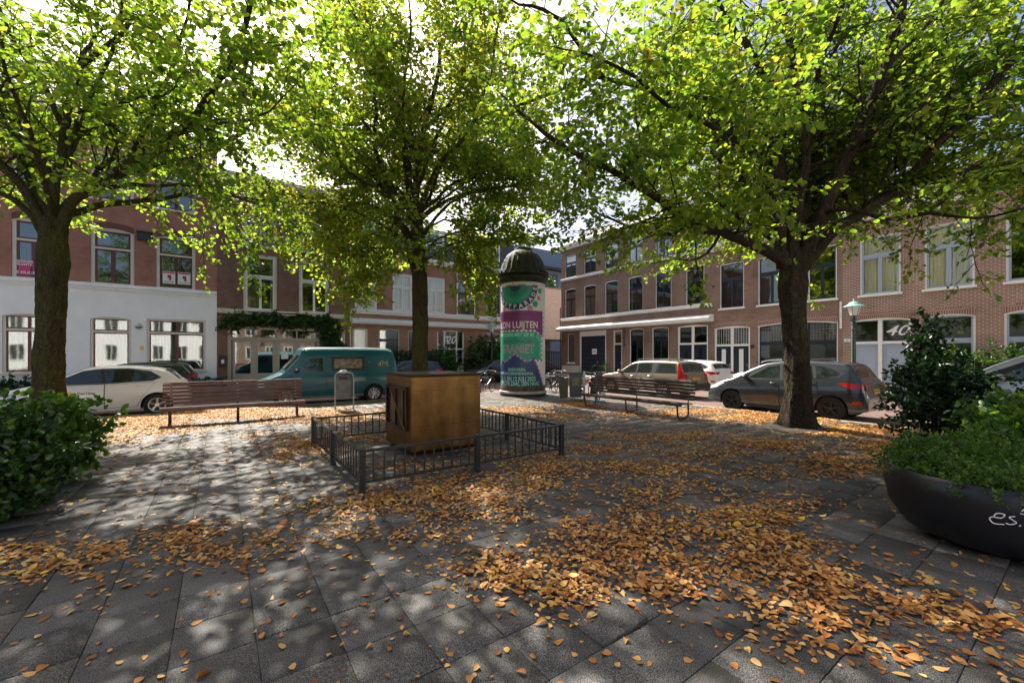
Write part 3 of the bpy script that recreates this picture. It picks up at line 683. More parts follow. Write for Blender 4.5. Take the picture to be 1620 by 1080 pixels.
def house(name, label, side, s0, s1, h, matset, matf, cuts, openings, group='houses round the square', back=9.0):
    if side == 'L': loc, rz = W(0, BL), TH
    else: loc, rz = W(AR, 0), TH - math.pi / 2
    r = thing(name, label, 'house', loc, rz, group); r['_m'] = [0]
    m = facade_wall(r, s0, s1, h, openings, matf, cuts, back=back); m.build('wall', matset, r); del r['_m']; return r
def rects(F, lst):
    """pixel boxes (x0, x1, ytop, ybottom measured at the middle) -> (s0, s1, z0, z1)"""
    out = []
    for x0, x1, yt, yb in lst:
        xm = (x0 + x1) / 2; out.append((F(x0, 500)[0], F(x1, 500)[0], F(xm, yb)[1], F(xm, yt)[1]))
    return out
def ledge(root, name, s0, s1, z0, z1, out, mat, y1=.0, prof=None):
    m = MB(); h = z1 - z0
    pf = prof or [(0, 0), (-out * .55, 0), (-out * .6, h * .3), (-out, h * .45), (-out, h * .85), (-out * .9, h), (0, h)]
    m.add([(s0, y1 + y, z0 + z) for y, z in pf] + [(s1, y1 + y, z0 + z) for y, z in pf],
          [tuple(range(len(pf))), tuple(reversed(range(len(pf), 2 * len(pf))))] + [((i + 1) % len(pf), i, len(pf) + i, len(pf) + (i + 1) % len(pf)) for i in range(len(pf))])
    return m.build(name, mat, root)
def pitched(root, s0, s1, h, back, rise, mat, over=.25, mans=0.0):
    m = MB()
    if mans: pf = [(-over, h), (mans, h + rise), (back - mans, h + rise), (back + over, h)]
    else: pf = [(-over, h), (back / 2, h + rise), (back + over, h)]
    n = len(pf)
    m.add([(s0, y, z) for y, z in pf] + [(s1, y, z) for y, z in pf], [tuple(range(n)), tuple(reversed(range(n, 2 * n)))] + [((i + 1) % n, i, n + i, n + (i + 1) % n) for i in range(n)])
    return m.build('roof', mat, root)
def chimney(root, s, y, z, hh=1.4, mat=None):
    m = MB(); m.bbox(s - .45, s + .45, y - .3, y + .3, z - 1.5, z + hh, .02); m.box(s - .5, s + .5, y - .35, y + .35, z + hh, z + hh + .1)
    for dx in (-.25, .25): m.lathe([(.11, 0), (.10, .35), (.12, .37)], 10, 0, (s + dx, y, z + hh + .1))
    return m.build('chimney', mat or M_BRC, root)

# -- left row, house A: brick over a white painted ground floor
sA0, sA1 = FL(-330, 500)[0], FL(343, 500)[0]
zA = (FL(343, 462)[1] + FL(0, 443)[1]) / 2
f1 = rects(FL, [(-62, -8, 340, 440), (18, 86, 347, 444), (143.5, 212, 361, 448.5), (247, 309, 371, 454)])
za0, za1 = np.mean([q[2] for q in f1]), np.mean([q[3] for q in f1]); f1 = [(a, b, zA + .10, za1) for a, b, c, d in f1]
f2 = [(a, b, za1 + 1.35, za1 + 3.6) for a, b, c, d in f1]
g0 = rects(FL, [(-70, -22, 495, 592), (3, 86, 498, 592), (142.5, 207.6, 500, 586), (232, 325.5, 503, 584)])
gz0, gz1 = np.mean([q[2] for q in g0]), np.mean([q[3] for q in g0]); g0 = [(a, b, gz0, gz1) for a, b, c, d in g0]
HA = house('brick_house', 'red brick house above a white painted ground floor with dark red sashes', 'L', sA0, sA1, 12.4, [M_BRA, M_WPL, M_ROOM],
           lambda u, v: 2 if u is None else (1 if v < zA - .05 else 0), (zA - .05, 8.4), f1 + f2 + g0)
ledge(HA, 'ledge', sA0, sA1, zA - .19, zA + .09, .13, M_WPL)
for i, q in enumerate(f1): window(HA, q, M_CREAM, M_DRED, .36, 1, 0, sill=False, arch=.14, arcm=M_SOLDA, fw=.13, sw=.075)
for i, q in enumerate(f2): window(HA, q, M_CREAM, M_DRED, .36, 1, 0, sill=True, fw=.13, sw=.075)
for i, q in enumerate(g0):
    window(HA, q, M_CREAM, M_DRED, .27, 1 if i in (3, 1) else 0, 1 if i in (3, 1) else 0, sill=True, arch=.10 if i < 3 else 0, arcm=M_WPL, fw=.10, sw=.05, curt=[(0, .48, M_CURTG), (.55, 1, M_CURTG)] if i == 3 else [(0, 1, M_CURTG)], curtz=(.0, .98))
ledge(HA, 'cornice', sA0 - .1, sA1, 12.35, 12.8, .45, M_WHITE); pitched(HA, sA0, sA1, 12.6, 9, 1.6, M_SLATE)
m = MB(); s_, z_ = FL(229, 375); m.bbox(s_ - .28, s_ + .28, -.16, -.001, z_ - .2, z_ + .2, .02); m.box(s_ - .3, s_ + .3, -.2, 0, z_ + .2, z_ + .24); m.build('vent_box', M_PLAST, HA)
s_, z_ = FL(220, 516); t = thing('wall_lamp', 'small round chrome lamp on the white wall between two windows', 'lamp', HA.matrix_basis @ Vector((s_, -.001, z_)), TH)
m = MB(); m.lathe([(.0, -.14), (.09, -.11), (.13, -.04), (.13, 0), (.05, .03), (.05, .12), (.0, .13)], 16, 0, (0, -.14, 0)); m.build('shade', M_ALU, t, smooth=True)
m = MB(); m.tube([(0, 0, .1), (0, -.08, .1), (0, -.14, .08)], .02, 8); m.build('bracket', M_GALV, t)
s_, z_ = FL(224.5, 550.5); m = MB(); m.bbox(-.07, .07, -.02, 0, -.09, .09, .005); o = m.build('wall_plaque', M_YEL, None, loc=HA.matrix_basis @ Vector((s_, -.002, z_)), rz=TH); tag(o, 'small yellow plaque on the white wall under the round lamp', 'plaque')
# signs behind the first floor panes
def pane_sign(label, px0, px1, py0, py1, kind):
    s0, z1 = FL(px0, py0); s1, z0 = FL(px1, py1); zc = (z0 + z1) / 2; wd, hh = s1 - s0, z1 - z0
    t = thing('window_sign', label, 'sign', W((s0 + s1) / 2, BL + .075, zc), TH)
    m = MB(); m.box(-wd / 2, wd / 2, 0, .012, -hh / 2, hh / 2); m.build('board', M_MAG if kind == 'm' else M_SIGNW, t)
    if kind == 'm':
        for j, (tx, sz, zz) in enumerate((('BEDRIJFS', .13, .28), ('RUIMTE', .13, .15), ('TE HUUR', .16, -.2))): textobj('lettering', tx, sz, M_SIGNW, t, (-wd * .12, -.004, zz), bold=.003)
        m = MB(); m.prism([(wd * .25, -hh * .45), (wd * .42, -hh * .45), (wd * .4, hh * .05), (wd * .34, hh * .3), (wd * .28, hh * .05)], -.006, -.002); m.build('silhouette', M_INK, t)
    else:
        m = MB(); m.box(-wd * .46, wd * .46, -.005, -.001, hh * .34, hh * .46); m.box(-wd * .12, wd * .18, -.006, -.001, -hh * .05, hh * .22); m.box(-wd * .0, wd * .18, -.007, -.002, -hh * .22, -hh * .05); m.build('red_mark', M_RED, t)
        textobj('lettering', 'TE KOOP', .10, M_INK, t, (0, -.004, -hh * .36))
pane_sign('magenta letting board behind an upper window beside the left tree', 28, 53, 411, 436, 'm')
pane_sign('white sale sign with red marks in the left sash of the upper window', 257, 277, 428, 449, 'w')
pane_sign('white sale sign with red marks in the right sash of the upper window', 281, 301, 430, 450.5, 'w')

# -- left row, house B: brown brick with a glazed shop front
sB0, sB1 = sA1, FL(551.5, 500)[0]
b1 = rects(FL, [(385, 438, 404, 491.5), (473, 520.5, 412, 494.5)]); zb0, zb1 = np.mean([q[2] for q in b1]), np.mean([q[3] for q in b1]); b1 = [(a, b, zb0, zb1) for a, b, _, _ in b1]
b2 = [(b1[0][0] + .02, b1[0][1] - .02, FL(414, 391)[1], FL(414, 391)[1] + 1.75), (b1[1][0] + .02, b1[1][1] - .02, FL(496, 399)[1], FL(496, 399)[1] + 1.75)]
zBand = FL(450, 496)[1]
shop = (FL(360, 500)[0], FL(506, 500)[0], .0, FL(433, 516)[1]); sd_ = (FL(527, 500)[0], FL(546, 500)[0], .0, FL(537, 524)[1])
HB = house('shop_house', 'brown brick house with beige glazed shop doors and ivy above them', 'L', sB0, sB1, 11.2, [M_BRB, M_ROOM],
           lambda u, v: 1 if u is None else 0, (zBand, zb1 + .2), b1 + b2 + [shop, sd_])
ledge(HB, 'ledge', sB0, sB1, zBand - .12, zBand + .12, .05, M_CREAM)
for i, q in enumerate(b1): window(HB, q, M_CREAM, M_WHITE, .40, 1, 0, fw=.13, sw=.06, curt=[(.0, .1, M_CURT)] if i else [(.0, .14, M_CURT), (.86, 1, M_CURT)])
for q in b2: window(HB, q, M_CREAM, M_CREAM, 0, 1, fw=.09, bars=2)
ledge(HB, 'cornice', sB0, sB1, 11.1, 11.5, .4, M_CREAM); pitched(HB, sB0, sB1, 11.3, 9, 1.8, M_SLATE)
# shop front
a, b, c, d = shop; m = MB(); ring(m, a + .002, b - .002, 0, d - .002, .17, .02, .18, wb=0); zt = FL(433, 536)[1]; zt2 = FL(433, 522)[1]
m.box(a + .17, b - .17, .03, .17, zt - .09, zt + .06); m.box(a + .17, b - .17, .03, .17, zt2, d - .17)
wd = (b - a - .34) / 4
for i in range(1, 4): m.box(a + .17 + wd * i - .05, a + .17 + wd * i + .05, .031, .169, 0, zt - .09); m.box(a + .17 + wd * i - .035, a + .17 + wd * i + .035, .031, .169, zt + .06, zt2)
sf = m.build('shop_front', M_BEIGE, HB)
for i in range(4):
    x0 = a + .17 + wd * i + .05; x1 = a + .17 + wd * (i + 1) - .05
    m = MB(); ring(m, x0 + .002, x1 - .002, .03, zt - .1, .12, .07, .13, wb=.62); ring(m, x0 + .16, x1 - .16, .14, .56, .03, .055, .07); dl = m.build('door_leaf', M_BEIGE, sf)
    m = MB(); m.box(x0 + .12, x1 - .12, .10, .106, .62, zt - .2); m.build('pane', M_PANE, dl)
    if i in (1, 2): m = MB(); m.bbox(x1 - .09 if i == 1 else x0 + .05, x1 - .05 if i == 1 else x0 + .09, .02, .07, 1.0, 1.2, .006); m.build('handle', M_ALU, dl)
    m = MB(); m.box(x0, x1, .10, .106, zt + .06, zt2); m.build('transom_light', M_PANE, sf)
m = MB(); m.box(a + .17 + wd * 2 + .25, a + .17 + wd * 2 + .62, .085, .09, 1.45, 1.75); m.build('notice', M_SIGNW, sf)
door(HB, sd_, M_CREAM, M_BGREY, .34)
m = MB(); m.box(sB0, a - .003, -.03, 0, 0, .32); m.build('plinth', M_CREAM, HB)
s_, z_ = FL(352.5, 571); t = thing('mailbox', 'black mailbox with white numeral hung on brown brick beside the shop doors', 'mailbox', W(s_, BL - .002, z_), TH)
m = MB(); m.bbox(-.17, .17, -.14, 0, -.3, .22, .02); m.prism([(-.19, .22), (.19, .22), (.12, .3), (-.12, .3)], -.17, 0); m.build('body', M_PLAST, t)
m = MB(); m.box(-.07, .06, -.146, -.141, -.12, .08); m.build('plate', M_SIGNW, t)
# ivy garland
L_ = lambda px, py: (lambda q: (q[0], -.08, q[1]))(FL(px, py))
gv = [(*L_(x, y), .55, .16, .30) for x, y in ((370, 509), (382, 507), (395, 510), (408, 506), (420, 509), (432, 507), (445, 512), (458, 511), (470, 508), (480, 512), (492, 510), (505, 510), (515, 515))]
gv += [(*L_(x, y), .48, .22, .52) for x, y in ((512, 522), (520, 528), (517, 540), (522, 550), (516, 560))]
iv = bush('ivy', 'dark green ivy trained over the beige shop doors and down their right side', 'ivy', W(0, BL, 0), gv, 9000, .13, M_SHRUB, 3, stems=0, rz=TH, inner=.6)
m = MB(); x0, z0 = FL(516, 606); m.tube([(x0, -.04, 0), (x0 + .05, -.05, 2.2), (x0 - .05, -.06, 3.6), (x0 - 1.2, -.05, 4.05), (x0 - 4, -.05, 4.05)], .03, 6); m.build('stem', M_BARK, iv)

# -- left row, house C: numbered 20
sC0, sC1 = sB1, 21.9
c1 = rects(FL, [(561, 596.7, 405, 491), (621, 652.5, 412, 493), (675, 704, 420, 495), (724, 752, 446, 497.5), (770, 792.5, 449, 498)]); zc0 = np.mean([q[2] for q in c1]); zc1 = np.mean([q[3] for q in c1[3:]])
c1 = [(a, b, zc0, zc1) for a, b, _, _ in c1] + [(FL(812, 500)[0], FL(832, 500)[0], zc0, zc1)]
zt = FL(712, 524)[1]; c0 = [(FL(599, 1)[0], FL(632, 1)[0], .75, zt), (FL(646, 1)[0], FL(677.5, 1)[0], .75, zt), (FL(764, 1)[0], FL(792, 1)[0], .75, zt)]
d0 = (FL(558, 1)[0], FL(582, 1)[0], 0, zt); d20 = (FL(691.7, 1)[0], FL(734, 1)[0], 0, zt + .05)
HC = house('brick_house', 'brown brick house with number 20 over its dark door', 'L', sC0, sC1, 8.1, [M_BRC, M_ROOM],
           lambda u, v: 1 if u is None else 0, (4.6,), c1 + c0 + [d0, d20])
for i, q in enumerate(c1): window(HC, q, M_WHITE, M_WHITE if i < 3 else M_NAVY, .36, 1, 0, sill=False, fw=.10, curt=[(0, 1, M_CURT)] if i < 3 else [(.78, 1, M_CURTY)], pane=M_PANED if i < 3 else None)
for q in c0: window(HC, q, M_CREAM, M_NAVY, .28, 0, 0, arch=.08, arcm=M_BRC, fw=.08)
door(HC, d0, M_CREAM, M_NAVY, .42, arch=.08, arcm=M_BRC)
# door with side lights and the number
a, b, c, d = d20; m = MB(); ring(m, a, b, 0, d, .08, .03, .17, wb=0); ztr = d - 1.32
m.box(a + .08, b - .08, .035, .165, ztr - .05, ztr + .05); x1, x2 = a + (b - a) * .27, a + (b - a) * .73
m.box(x1 - .05, x1 + .05, .036, .164, 0, d - .08); m.box(x2 - .05, x2 + .05, .036, .164, 0, d - .08)
df = m.build('door', M_WHITE, HC)
m = MB(); m.box(x1 + .05, x2 - .05, .1, .15, .02, ztr - .05); ring(m, x1 + .2, x2 - .2, .2, 1.0, .04, .08, .1); ring(m, x1 + .2, x2 - .2, 1.75, ztr - .25, .04, .08, .1); dl = m.build('door_leaf', M_DKGREEN, df)
m = MB(); m.bbox(x1 + .4, x2 - .4, .085, .1, 1.42, 1.5, .004); m.build('letter_slot', M_ALU, dl)
for x0_, x1_, z0_, z1_ in ((a + .08, x1 - .05, .9, ztr - .05), (x2 + .05, b - .08, .9, ztr - .05), (a + .08, x1 - .05, ztr + .05, d - .08), (x1 + .05, x2 - .05, ztr + .05, d - .08), (x2 + .05, b - .08, ztr + .05, d - .08)):
    m = MB(); m.box(x0_, x1_, .1, .106, z0_, z1_); m.build('side_light', M_PANE, df)
for x0_, x1_ in ((a + .08, x1 - .05), (x2 + .05, b - .08)): m = MB(); m.box(x0_, x1_, .06, .14, 0, .9); m.build('side_panel', M_WHITE, df)
textobj('number', '20', .78, M_SIGNW, df, ((x1 + x2) / 2, .09, (ztr + d) / 2 - .03), shear=.35, bold=.012)
m = MB(); pts = archpoly(a, b, d, .16)
for i in range(len(pts) - 1):
    (xa, z0_), (xb, z1_) = pts[i], pts[i + 1]; m.add([(xa, -.006, z0_ + .002), (xb, -.006, z1_ + .002), (xb, -.006, d + .25), (xa, -.006, d + .25)], [(0, 1, 2, 3)])
m.build('lintel', M_BRC, HC)
zl = FL(560, 498)[1]; ledge(HC, 'ledge', sC0, sC1, zc0 - .34, zc0 - .03, .16, M_WHITE)
za = FL(675, 511)[1]; ledge(HC, 'awning_box', sC0 + .15, sC1, za - .24, za + .12, .34, M_WHITE, prof=[(0, 0), (-.30, -.02), (-.36, .1), (-.36, .22), (-.1, .36), (0, .36)])
ledge(HC, 'cornice', sC0, sC1, 7.95, 8.3, .4, M_WHITE); pitched(HC, sC0, sC1, 8.2, 9, 2.6, M_SLATE, .2, 1.3)
for px in (578, 640, 690, 740, 781):
    s_ = FL(px, 1)[0]; m = MB(); m.box(s_ - .75, s_ + .75, .25, 2.2, 8.3, 10.4); m.box(s_ - .85, s_ + .85, .15, 2.3, 10.4, 10.55); dm = m.build('dormer', M_WHITE, HC)
    m = MB(); m.box(s_ - .6, s_ + .6, .235, .245, 8.6, 10.25); m.build('pane', M_PANE, dm)
    m = MB(); m.box(s_ - .03, s_ + .03, .2, .234, 8.6, 10.25); m.box(s_ - .6, s_ + .6, .2, .233, 9.5, 9.56); m.build('sash', M_WHITE, dm)
m = MB(); s_ = FL(722.5, 1)[0]; m.tube([(s_, -.06, zc0), (s_, -.06, 8.0)], .04, 8); m.tube([(sC0 + .1, -.06, 2.2), (sC0 + .1, -.06, 4.4)], .03, 8); m.build('downpipe', M_WHITE, HC)
chimney(HC, sC0 + .6, 2.6, 10.4); chimney(HC, 16.5, 3.2, 10.4)

# -- right row, house E with the long white canopy
sE0, sE1 = FR(888, 500)[0], FR(1127, 500)[0]
E = FR
e1 = rects(FR, [(894, 911, 457, 502.7), (924, 942.7, 450, 499), (957, 977.7, 443, 496), (994, 1017, 436, 490.7), (1036.7, 1062, 430, 486.7), (1085, 1114, 423, 481)])
ez0, ez1 = np.mean([q[2] for q in e1]), np.mean([q[3] for q in e1]); e1 = [(a, b, ez0, ez1) for a, b, _, _ in e1]
zE3 = FR(940, 431)[1]; e2 = [(a, b, zE3 + .05, zE3 + 2.0) for a, b, _, _ in e1]
eg = rects(FR, [(996, 1018, 520, 572), (1031.7, 1057.7, 517, 575)]); zgt = np.mean([q[3] for q in eg]); eg = [(a, b, .75, zgt) for a, b, _, _ in eg] + [(FR(898, 1)[0], FR(909, 1)[0], 1.0, zgt - .1)]
gar = (FR(917, 1)[0], FR(959, 1)[0], 0, zgt + .05); ed = (FR(970, 1)[0], FR(984, 1)[0], 0, zgt - .02); ed2 = (FR(1072, 1)[0], FR(1120, 1)[0], 0, zgt)
HE = house('brick_house', 'long grey brown brick house with three storeys, a garage door and a white canopy', 'R', sE0, sE1, zE3 + 2.9, [M_BRE, M_ROOM],
           lambda u, v: 1 if u is None else 0, (4.6, zE3 - .3), e1 + e2 + eg + [gar, ed, ed2], back=8)
for i, q in enumerate(e1): window(HE, q, M_WHITE, M_NAVY, .36, 1, 0, sill=False, arch=.09, arcm=M_BRE, fw=.09, sw=.05, curt=[(0, 1, M_CURT)] if i == 2 else ([(0, .2, M_CURT)] if i in (0, 3) else None))
for i, q in enumerate(e2): window(HE, q, M_WHITE, M_NAVY, .36, 1, 0, sill=False, fw=.08, sw=.05, curt=[(0, .8, M_CURT)] if i in (0, 2) else None)
for i, q in enumerate(eg): window(HE, q, M_WHITE, M_NAVY, .28 if i < 2 else 0, 1 if i < 2 else 0, 0, arch=.08 if i < 2 else 0, arcm=M_BRE, fw=.09, sill=True)
ledge(HE, 'ledge', sE0, sE1, ez0 - .26, ez0 - .03, .14, M_WHITE); ledge(HE, 'upper_ledge', sE0, sE1, zE3 - .22, zE3 - .02, .12, M_WHITE)
za = FR(1000, 506)[1]; zb_ = FR(1000, 514)[1]; ledge(HE, 'canopy', sE0 - .05, sE1 + .1, FR(1000, 517)[1], FR(1000, 506)[1], .8, M_WHITE, prof=[(0, 0), (-.62, .02), (-.66, .12), (-.66, .24), (-.2, .42), (0, .45)])
ledge(HE, 'cornice', sE0 - .25, sE1 + .02, zE3 + 2.55, zE3 + 3.0, .45, M_WHITE); pitched(HE, sE0, sE1, zE3 + 2.9, 8, 2.4, M_SLATE)
a, b, c, d = gar; m = MB(); ring(m, a + .002, b - .002, 0, d - .002, .12, .02, .17, wb=0); m.box(a + .12, b - .12, .03, .16, d - .42, d - .12)
gf = m.build('garage_door', M_WHITE, HE)
m = MB(); n = 9
for i in range(n): z0_ = .02 + (d - .45) * i / n; m.bbox(a + .13, b - .13, .08, .13, z0_, .02 + (d - .45) * (i + 1) / n - .012, .008)
gl = m.build('door_leaf', M_NAVY, gf); m = MB(); m.box((a + b) / 2 - .12, (a + b) / 2 + .42, .072, .078, 1.75, 2.2); gs = m.build('notice', M_SIGNW, gf)
textobj('lettering', 'UITRIT\nVRIJLATEN', .1, M_INK, gs, ((a + b) / 2 + .15, .07, 1.98)); m = MB(); m.bbox((a + b) / 2 + .5, (a + b) / 2 + .56, .03, .08, 1.0, 1.2, .006); m.build('handle', M_ALU, gf)
door(HE, ed, M_CREAM, M_NAVY, .3); door(HE, ed2, M_WHITE, M_NAVY, .34, arch=.1, arcm=M_BRE, slit=True, n=2)
m = MB(); m.box(sE0 + .1, gar[0] - .02, -.03, 0, .1, .75); m.build('plinth', M_CREAM, HE)
m = MB(); m.tube([(sE0 - .06, -.06, 0), (sE0 - .06, -.06, 6)], .05, 8); s_ = FR(988, 1)[0]; m.tube([(s_, -.05, 2.3), (s_, -.05, 4.2)], .03, 8); m.build('downpipe', M_PLAST, HE)
chimney(HE, sE1 - 1, 3, zE3 + 4.4)

# -- right row, house F: stained glass shop window
sF0, sF1 = sE1, FR(1333, 500)[0]
zF0 = FR(1158, 487)[1]; zF1 = zF0 + 2.75
ff = [(FR(1138.5, 1)[0], FR(1177, 1)[0], zF0, zF1), (FR(1199, 1)[0], FR(1243, 1)[0], zF0, zF1), (FR(1278, 1)[0], FR(1324, 1)[0], zF0, zF1)]
zFg = FR(1158, 516)[1]; fd = (FR(1129, 1)[0] + .05, FR(1186.5, 1)[0], 0, zFg); fs_ = (FR(1199, 1)[0], FR(1325.5, 1)[0], .62, zFg + .05)
HF = house('brick_house', 'rose brick house with paired dark doors and a wide leaded shop window', 'R', sF0, sF1, 8.5, [M_BRF, M_ROOM],
           lambda u, v: 1 if u is None else 0, (4.45,), ff + [fd, fs_], back=8)
for q in ff: window(HF, q, M_WHITE, M_NAVY, .36, 1, 0, fw=.10, sw=.07)
door(HF, fd, M_WHITE, M_NAVY, .34, arch=.12, arcm=M_SOLD, slit='w', n=2, tbars=5)
wf = window(HF, fs_, M_WHITE, M_NAVY, .40, 2, 2, arch=.14, arcm=M_SOLD, fw=.09, sw=.06, curt=[(0, .3, M_CURT), (.7, 1, M_CURT)], curtz=(0, .2))
m = MB(); a, b, c, d = fs_; zt = d - (d - c) * .4
for i in range(1, 26): x = a + .1 + (b - a - .2) * i / 26; m.box(x - .006, x + .006, .1, .107, zt + .1, d - .16)
for j in range(1, 6): z = zt + .1 + (d - .26 - zt) * j / 6; m.box(a + .1, b - .1, .1, .1065, z - .006, z + .006)
m.build('leaded_grid', M_ALU, wf)
ledge(HF, 'cornice', sF0 + .03, sF1, 8.15, 8.7, .5, M_WHITE); pitched(HF, sF0, sF1, 8.5, 8, 2.6, M_BRIG)
s_, z_ = FR(1191, 548)[0], FR(1191, 548)[1]; m = MB(); m.lathe([(0, 0), (.11, .0), (.12, .03), (0, .05)], 16, 0, (0, -.05, 0), 'y'); o = m.build('house_number_plate', M_INK, None, loc=W(AR - .0, -s_, z_), rz=TH - math.pi / 2); tag(o, 'round dark number plate on rose brick beside the paired dark doors', 'plate')

# -- right row, house G: pointed brick, number 40
sG0, sG1 = sF1, FR(2300, 500)[0]
zG0 = FR(1500, 455)[1]; zG1 = zG0 + 2.78
gg = [(FR(1360, 1)[0], FR(1425, 1)[0], zG0, zG1), (FR(1462, 1)[0], FR(1542, 1)[0], zG0, zG1), (FR(1591, 1)[0], FR(1682, 1)[0], zG0, zG1), (FR(1750, 1)[0], FR(1850, 1)[0], zG0, zG1), (FR(1960, 1)[0], FR(2080, 1)[0], zG0, zG1)]
zGg = FR(1500, 497)[1]; gd = (FR(1346, 1)[0], FR(1442, 1)[0], 0, zGg); gw = [(FR(x0, 1)[0], FR(x1, 1)[0], .72, zGg) for x0, x1 in ((1464, 1543.6), (1588, 1672), (1750, 1850), (1960, 2080))]
HG = house('brick_house', 'rose brick house with thick white pointing and number 40 over its grey blue door', 'R', sG0, sG1, 8.5, [M_BRG, M_ROOM],
           lambda u, v: 1 if u is None else 0, (4.4,), gg + [gd] + gw, back=8)
for i, q in enumerate(gg): window(HG, q, M_WHITE, M_BGREY, .34, 1 if i < 2 else 0, 0, fw=.11, sw=.08, arch=0, curt=[[(0, 1, M_CURTY)], [(0, .5, M_CURTY), (.5, 1, M_CURT)], None, None, None][i], pane=M_PANED if i < 2 else None)
for i, q in enumerate(gw): window(HG, q, M_WHITE, M_BGREY, .42, 0, 0, fw=.11, sw=.07, arch=.12, arcm=M_SOLD)
do = door(HG, gd, M_WHITE, M_BGREY, .34, arch=.12, arcm=M_SOLD, n=2, letter=True, handle=False)
a, b, c, d = gd; textobj('number', '40', .66, M_SIGNW, do, (b - (b - a) * .25, .08, d - (d - c) * .17 - .05), shear=.35, bold=.002, width=.85)
ledge(HG, 'cornice', sG0 + .01, sG1, 8.15, 8.7, .5, M_WHITE); pitched(HG, sG0, sG1, 8.5, 8, 2.6, M_BRIG)
m = MB(); s_ = FR(1331, 1)[0]; m.tube([(s_, -.07, 3.0), (s_, -.07, 4.35)], .05, 8); m.build('downpipe', M_WHITE, HF)
m = MB(); s_, z_ = FR(1340.5, 538); m.bbox(s_ - .13, s_ + .13, -.015, 0, z_ - .08, z_ + .08, .004); o = m.build('number_plate', M_SIGNW, HG); textobj('number', '42', .12, M_INK, HG, (s_, -.02, z_))
bp = MB(); 

# -- behind the gap: a slatted building over a stair, a grey blue block above it
def slat_building():
    r = thing('timber_building', 'pale slatted building raised over an outdoor stair at the end of the gap', 'building', W(0, 33.2), TH)
    m = MB(); n = 34; a0, a1 = 22.6, 33; z0, z1 = 3.35, 8.6
    m.box(a0, a1, .05, 6, z0, z1); m.box(a0, a1, -.02, 6, z1, z1 + .12)
    w_ = m.build('wall', plain('pale_soffit', (.6, .55, .46), .7), r)
    m = MB()
    for i in range(n): z = z0 + (z1 - z0) * i / n; m.box(a0 + .01, a1 - .01, .0, .048, z, z + (z1 - z0) / n - .03)
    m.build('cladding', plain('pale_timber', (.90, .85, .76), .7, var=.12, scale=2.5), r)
    m = MB(); m.prism([(23.5, 3.33), (24.0, 3.33), (31.5, -.1), (31, -.1)], 1.0, 1.2); m.prism([(23.5, 3.33), (24.0, 3.33), (31.5, -.1), (31, -.1)], 2.4, 2.6)
    for i in range(16): x = 24 + 7 * i / 16; z = 3.2 - 3.2 * i / 16; m.box(x, x + .4, 1.2, 2.4, z - .04, z)
    m.build('stair', M_BEIGE, r)
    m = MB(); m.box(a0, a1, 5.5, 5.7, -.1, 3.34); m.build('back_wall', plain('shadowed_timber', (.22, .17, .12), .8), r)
    m = MB()
    for i in range(44): x = a0 + 10.2 * i / 44; m.box(x, x + .1, -.6, -.56, 0, 2.1)
    m.box(a0, a1, -.62, -.6, 1.9, 1.98); m.build('gate', M_BLACK, r)
    r2 = thing('apartment_block', 'grey blue block with a roof terrace rising behind the slatted building', 'building', W(0, 41), TH)
    m = MB(); m.box(24, 45, 0, 9, 0, 12.6); m.build('wall', plain('blue_grey_cladding', (.26, .31, .38), .6), r2)
    m = MB(); m.box(23.9, 45, -1.0, 9.1, 12.6, 12.9); m.box(24, 45, -1.2, 0, 9.4, 9.6); m.build('roof', M_SLATE, r2)
    for i in range(5): m = MB(); m.box(25 + 3 * i, 27.2 + 3 * i, -.03, -.01, 9.8, 12.2); m.build('window', M_CARG, r2)
    m = MB(); m.box(27, 45, 4, 12, 12.9, 16.5); m.build('upper_wall', plain('blue_grey_cladding', (.26, .31, .38)), r2)
slat_building()
bush('terrace_plant', 'leafy terrace plant growing above the slatted building', 'plant', W(28.3, 35.4, 8.7), [(0, 0, .6, .8, .6, .8), (1.1, 0, .5, .7, .5, .7), (-1, .2, .4, .6, .5, .5)], 1500, .18, M_SHRUB, 8, stems=3)

# ------------------------------------------------------------------ houses on the square's near sides (the windows mirror them)
for i, (s0, s1, h, mt, sd) in enumerate(((-30, -19, 10.5, 'W', 'N'), (-19, -9, 9.5, 'W', 'N'), (-9, 2, 11, 'W', 'N'), (2, 13, 9.5, 'B', 'N'), (13, 25, 10.5, 'W', 'N'))):
    b = -22.0; r_ = thing('brick_house', 'white rendered house across the square mirrored in the windows' if mt == 'W' else 'brick house across the square mirrored in the windows', 'house', W(0, b), TH, 'houses mirrored in the window panes')
    m = MB(); m.box(s0, s1 - .01, -8, 0, 0, h); m.build('wall', M_WPL if mt == 'W' else M_BRE, r_)
    for u in np.arange(s0 + 1.2, s1 - 1.8, 2.6):
        for z in (1.0, 4.6, 7.6):
            if z + 2 < h: m = MB(); ring(m, u, u + 1.3, z, z + 2.1, .12, .0, .06); m.box(u + .6, u + .7, .0, .05, z, z + 2.1); f_ = m.build('window', M_WHITE, r_); m = MB(); m.box(u + .12, u + 1.18, .0, .02, z + .12, z + 1.98); m.build('pane', M_CARG, f_)
    m = MB(); m.add([(s0, .3, h), (s1, .3, h), (s1, -8, h), (s0, -8, h), (s0, -4, h + 2.5), (s1, -4, h + 2.5)], [(0, 1, 5, 4), (2, 3, 4, 5), (1, 2, 5), (3, 0, 4), (0, 3, 2, 1)]); m.build('roof', M_BRIG, r_)

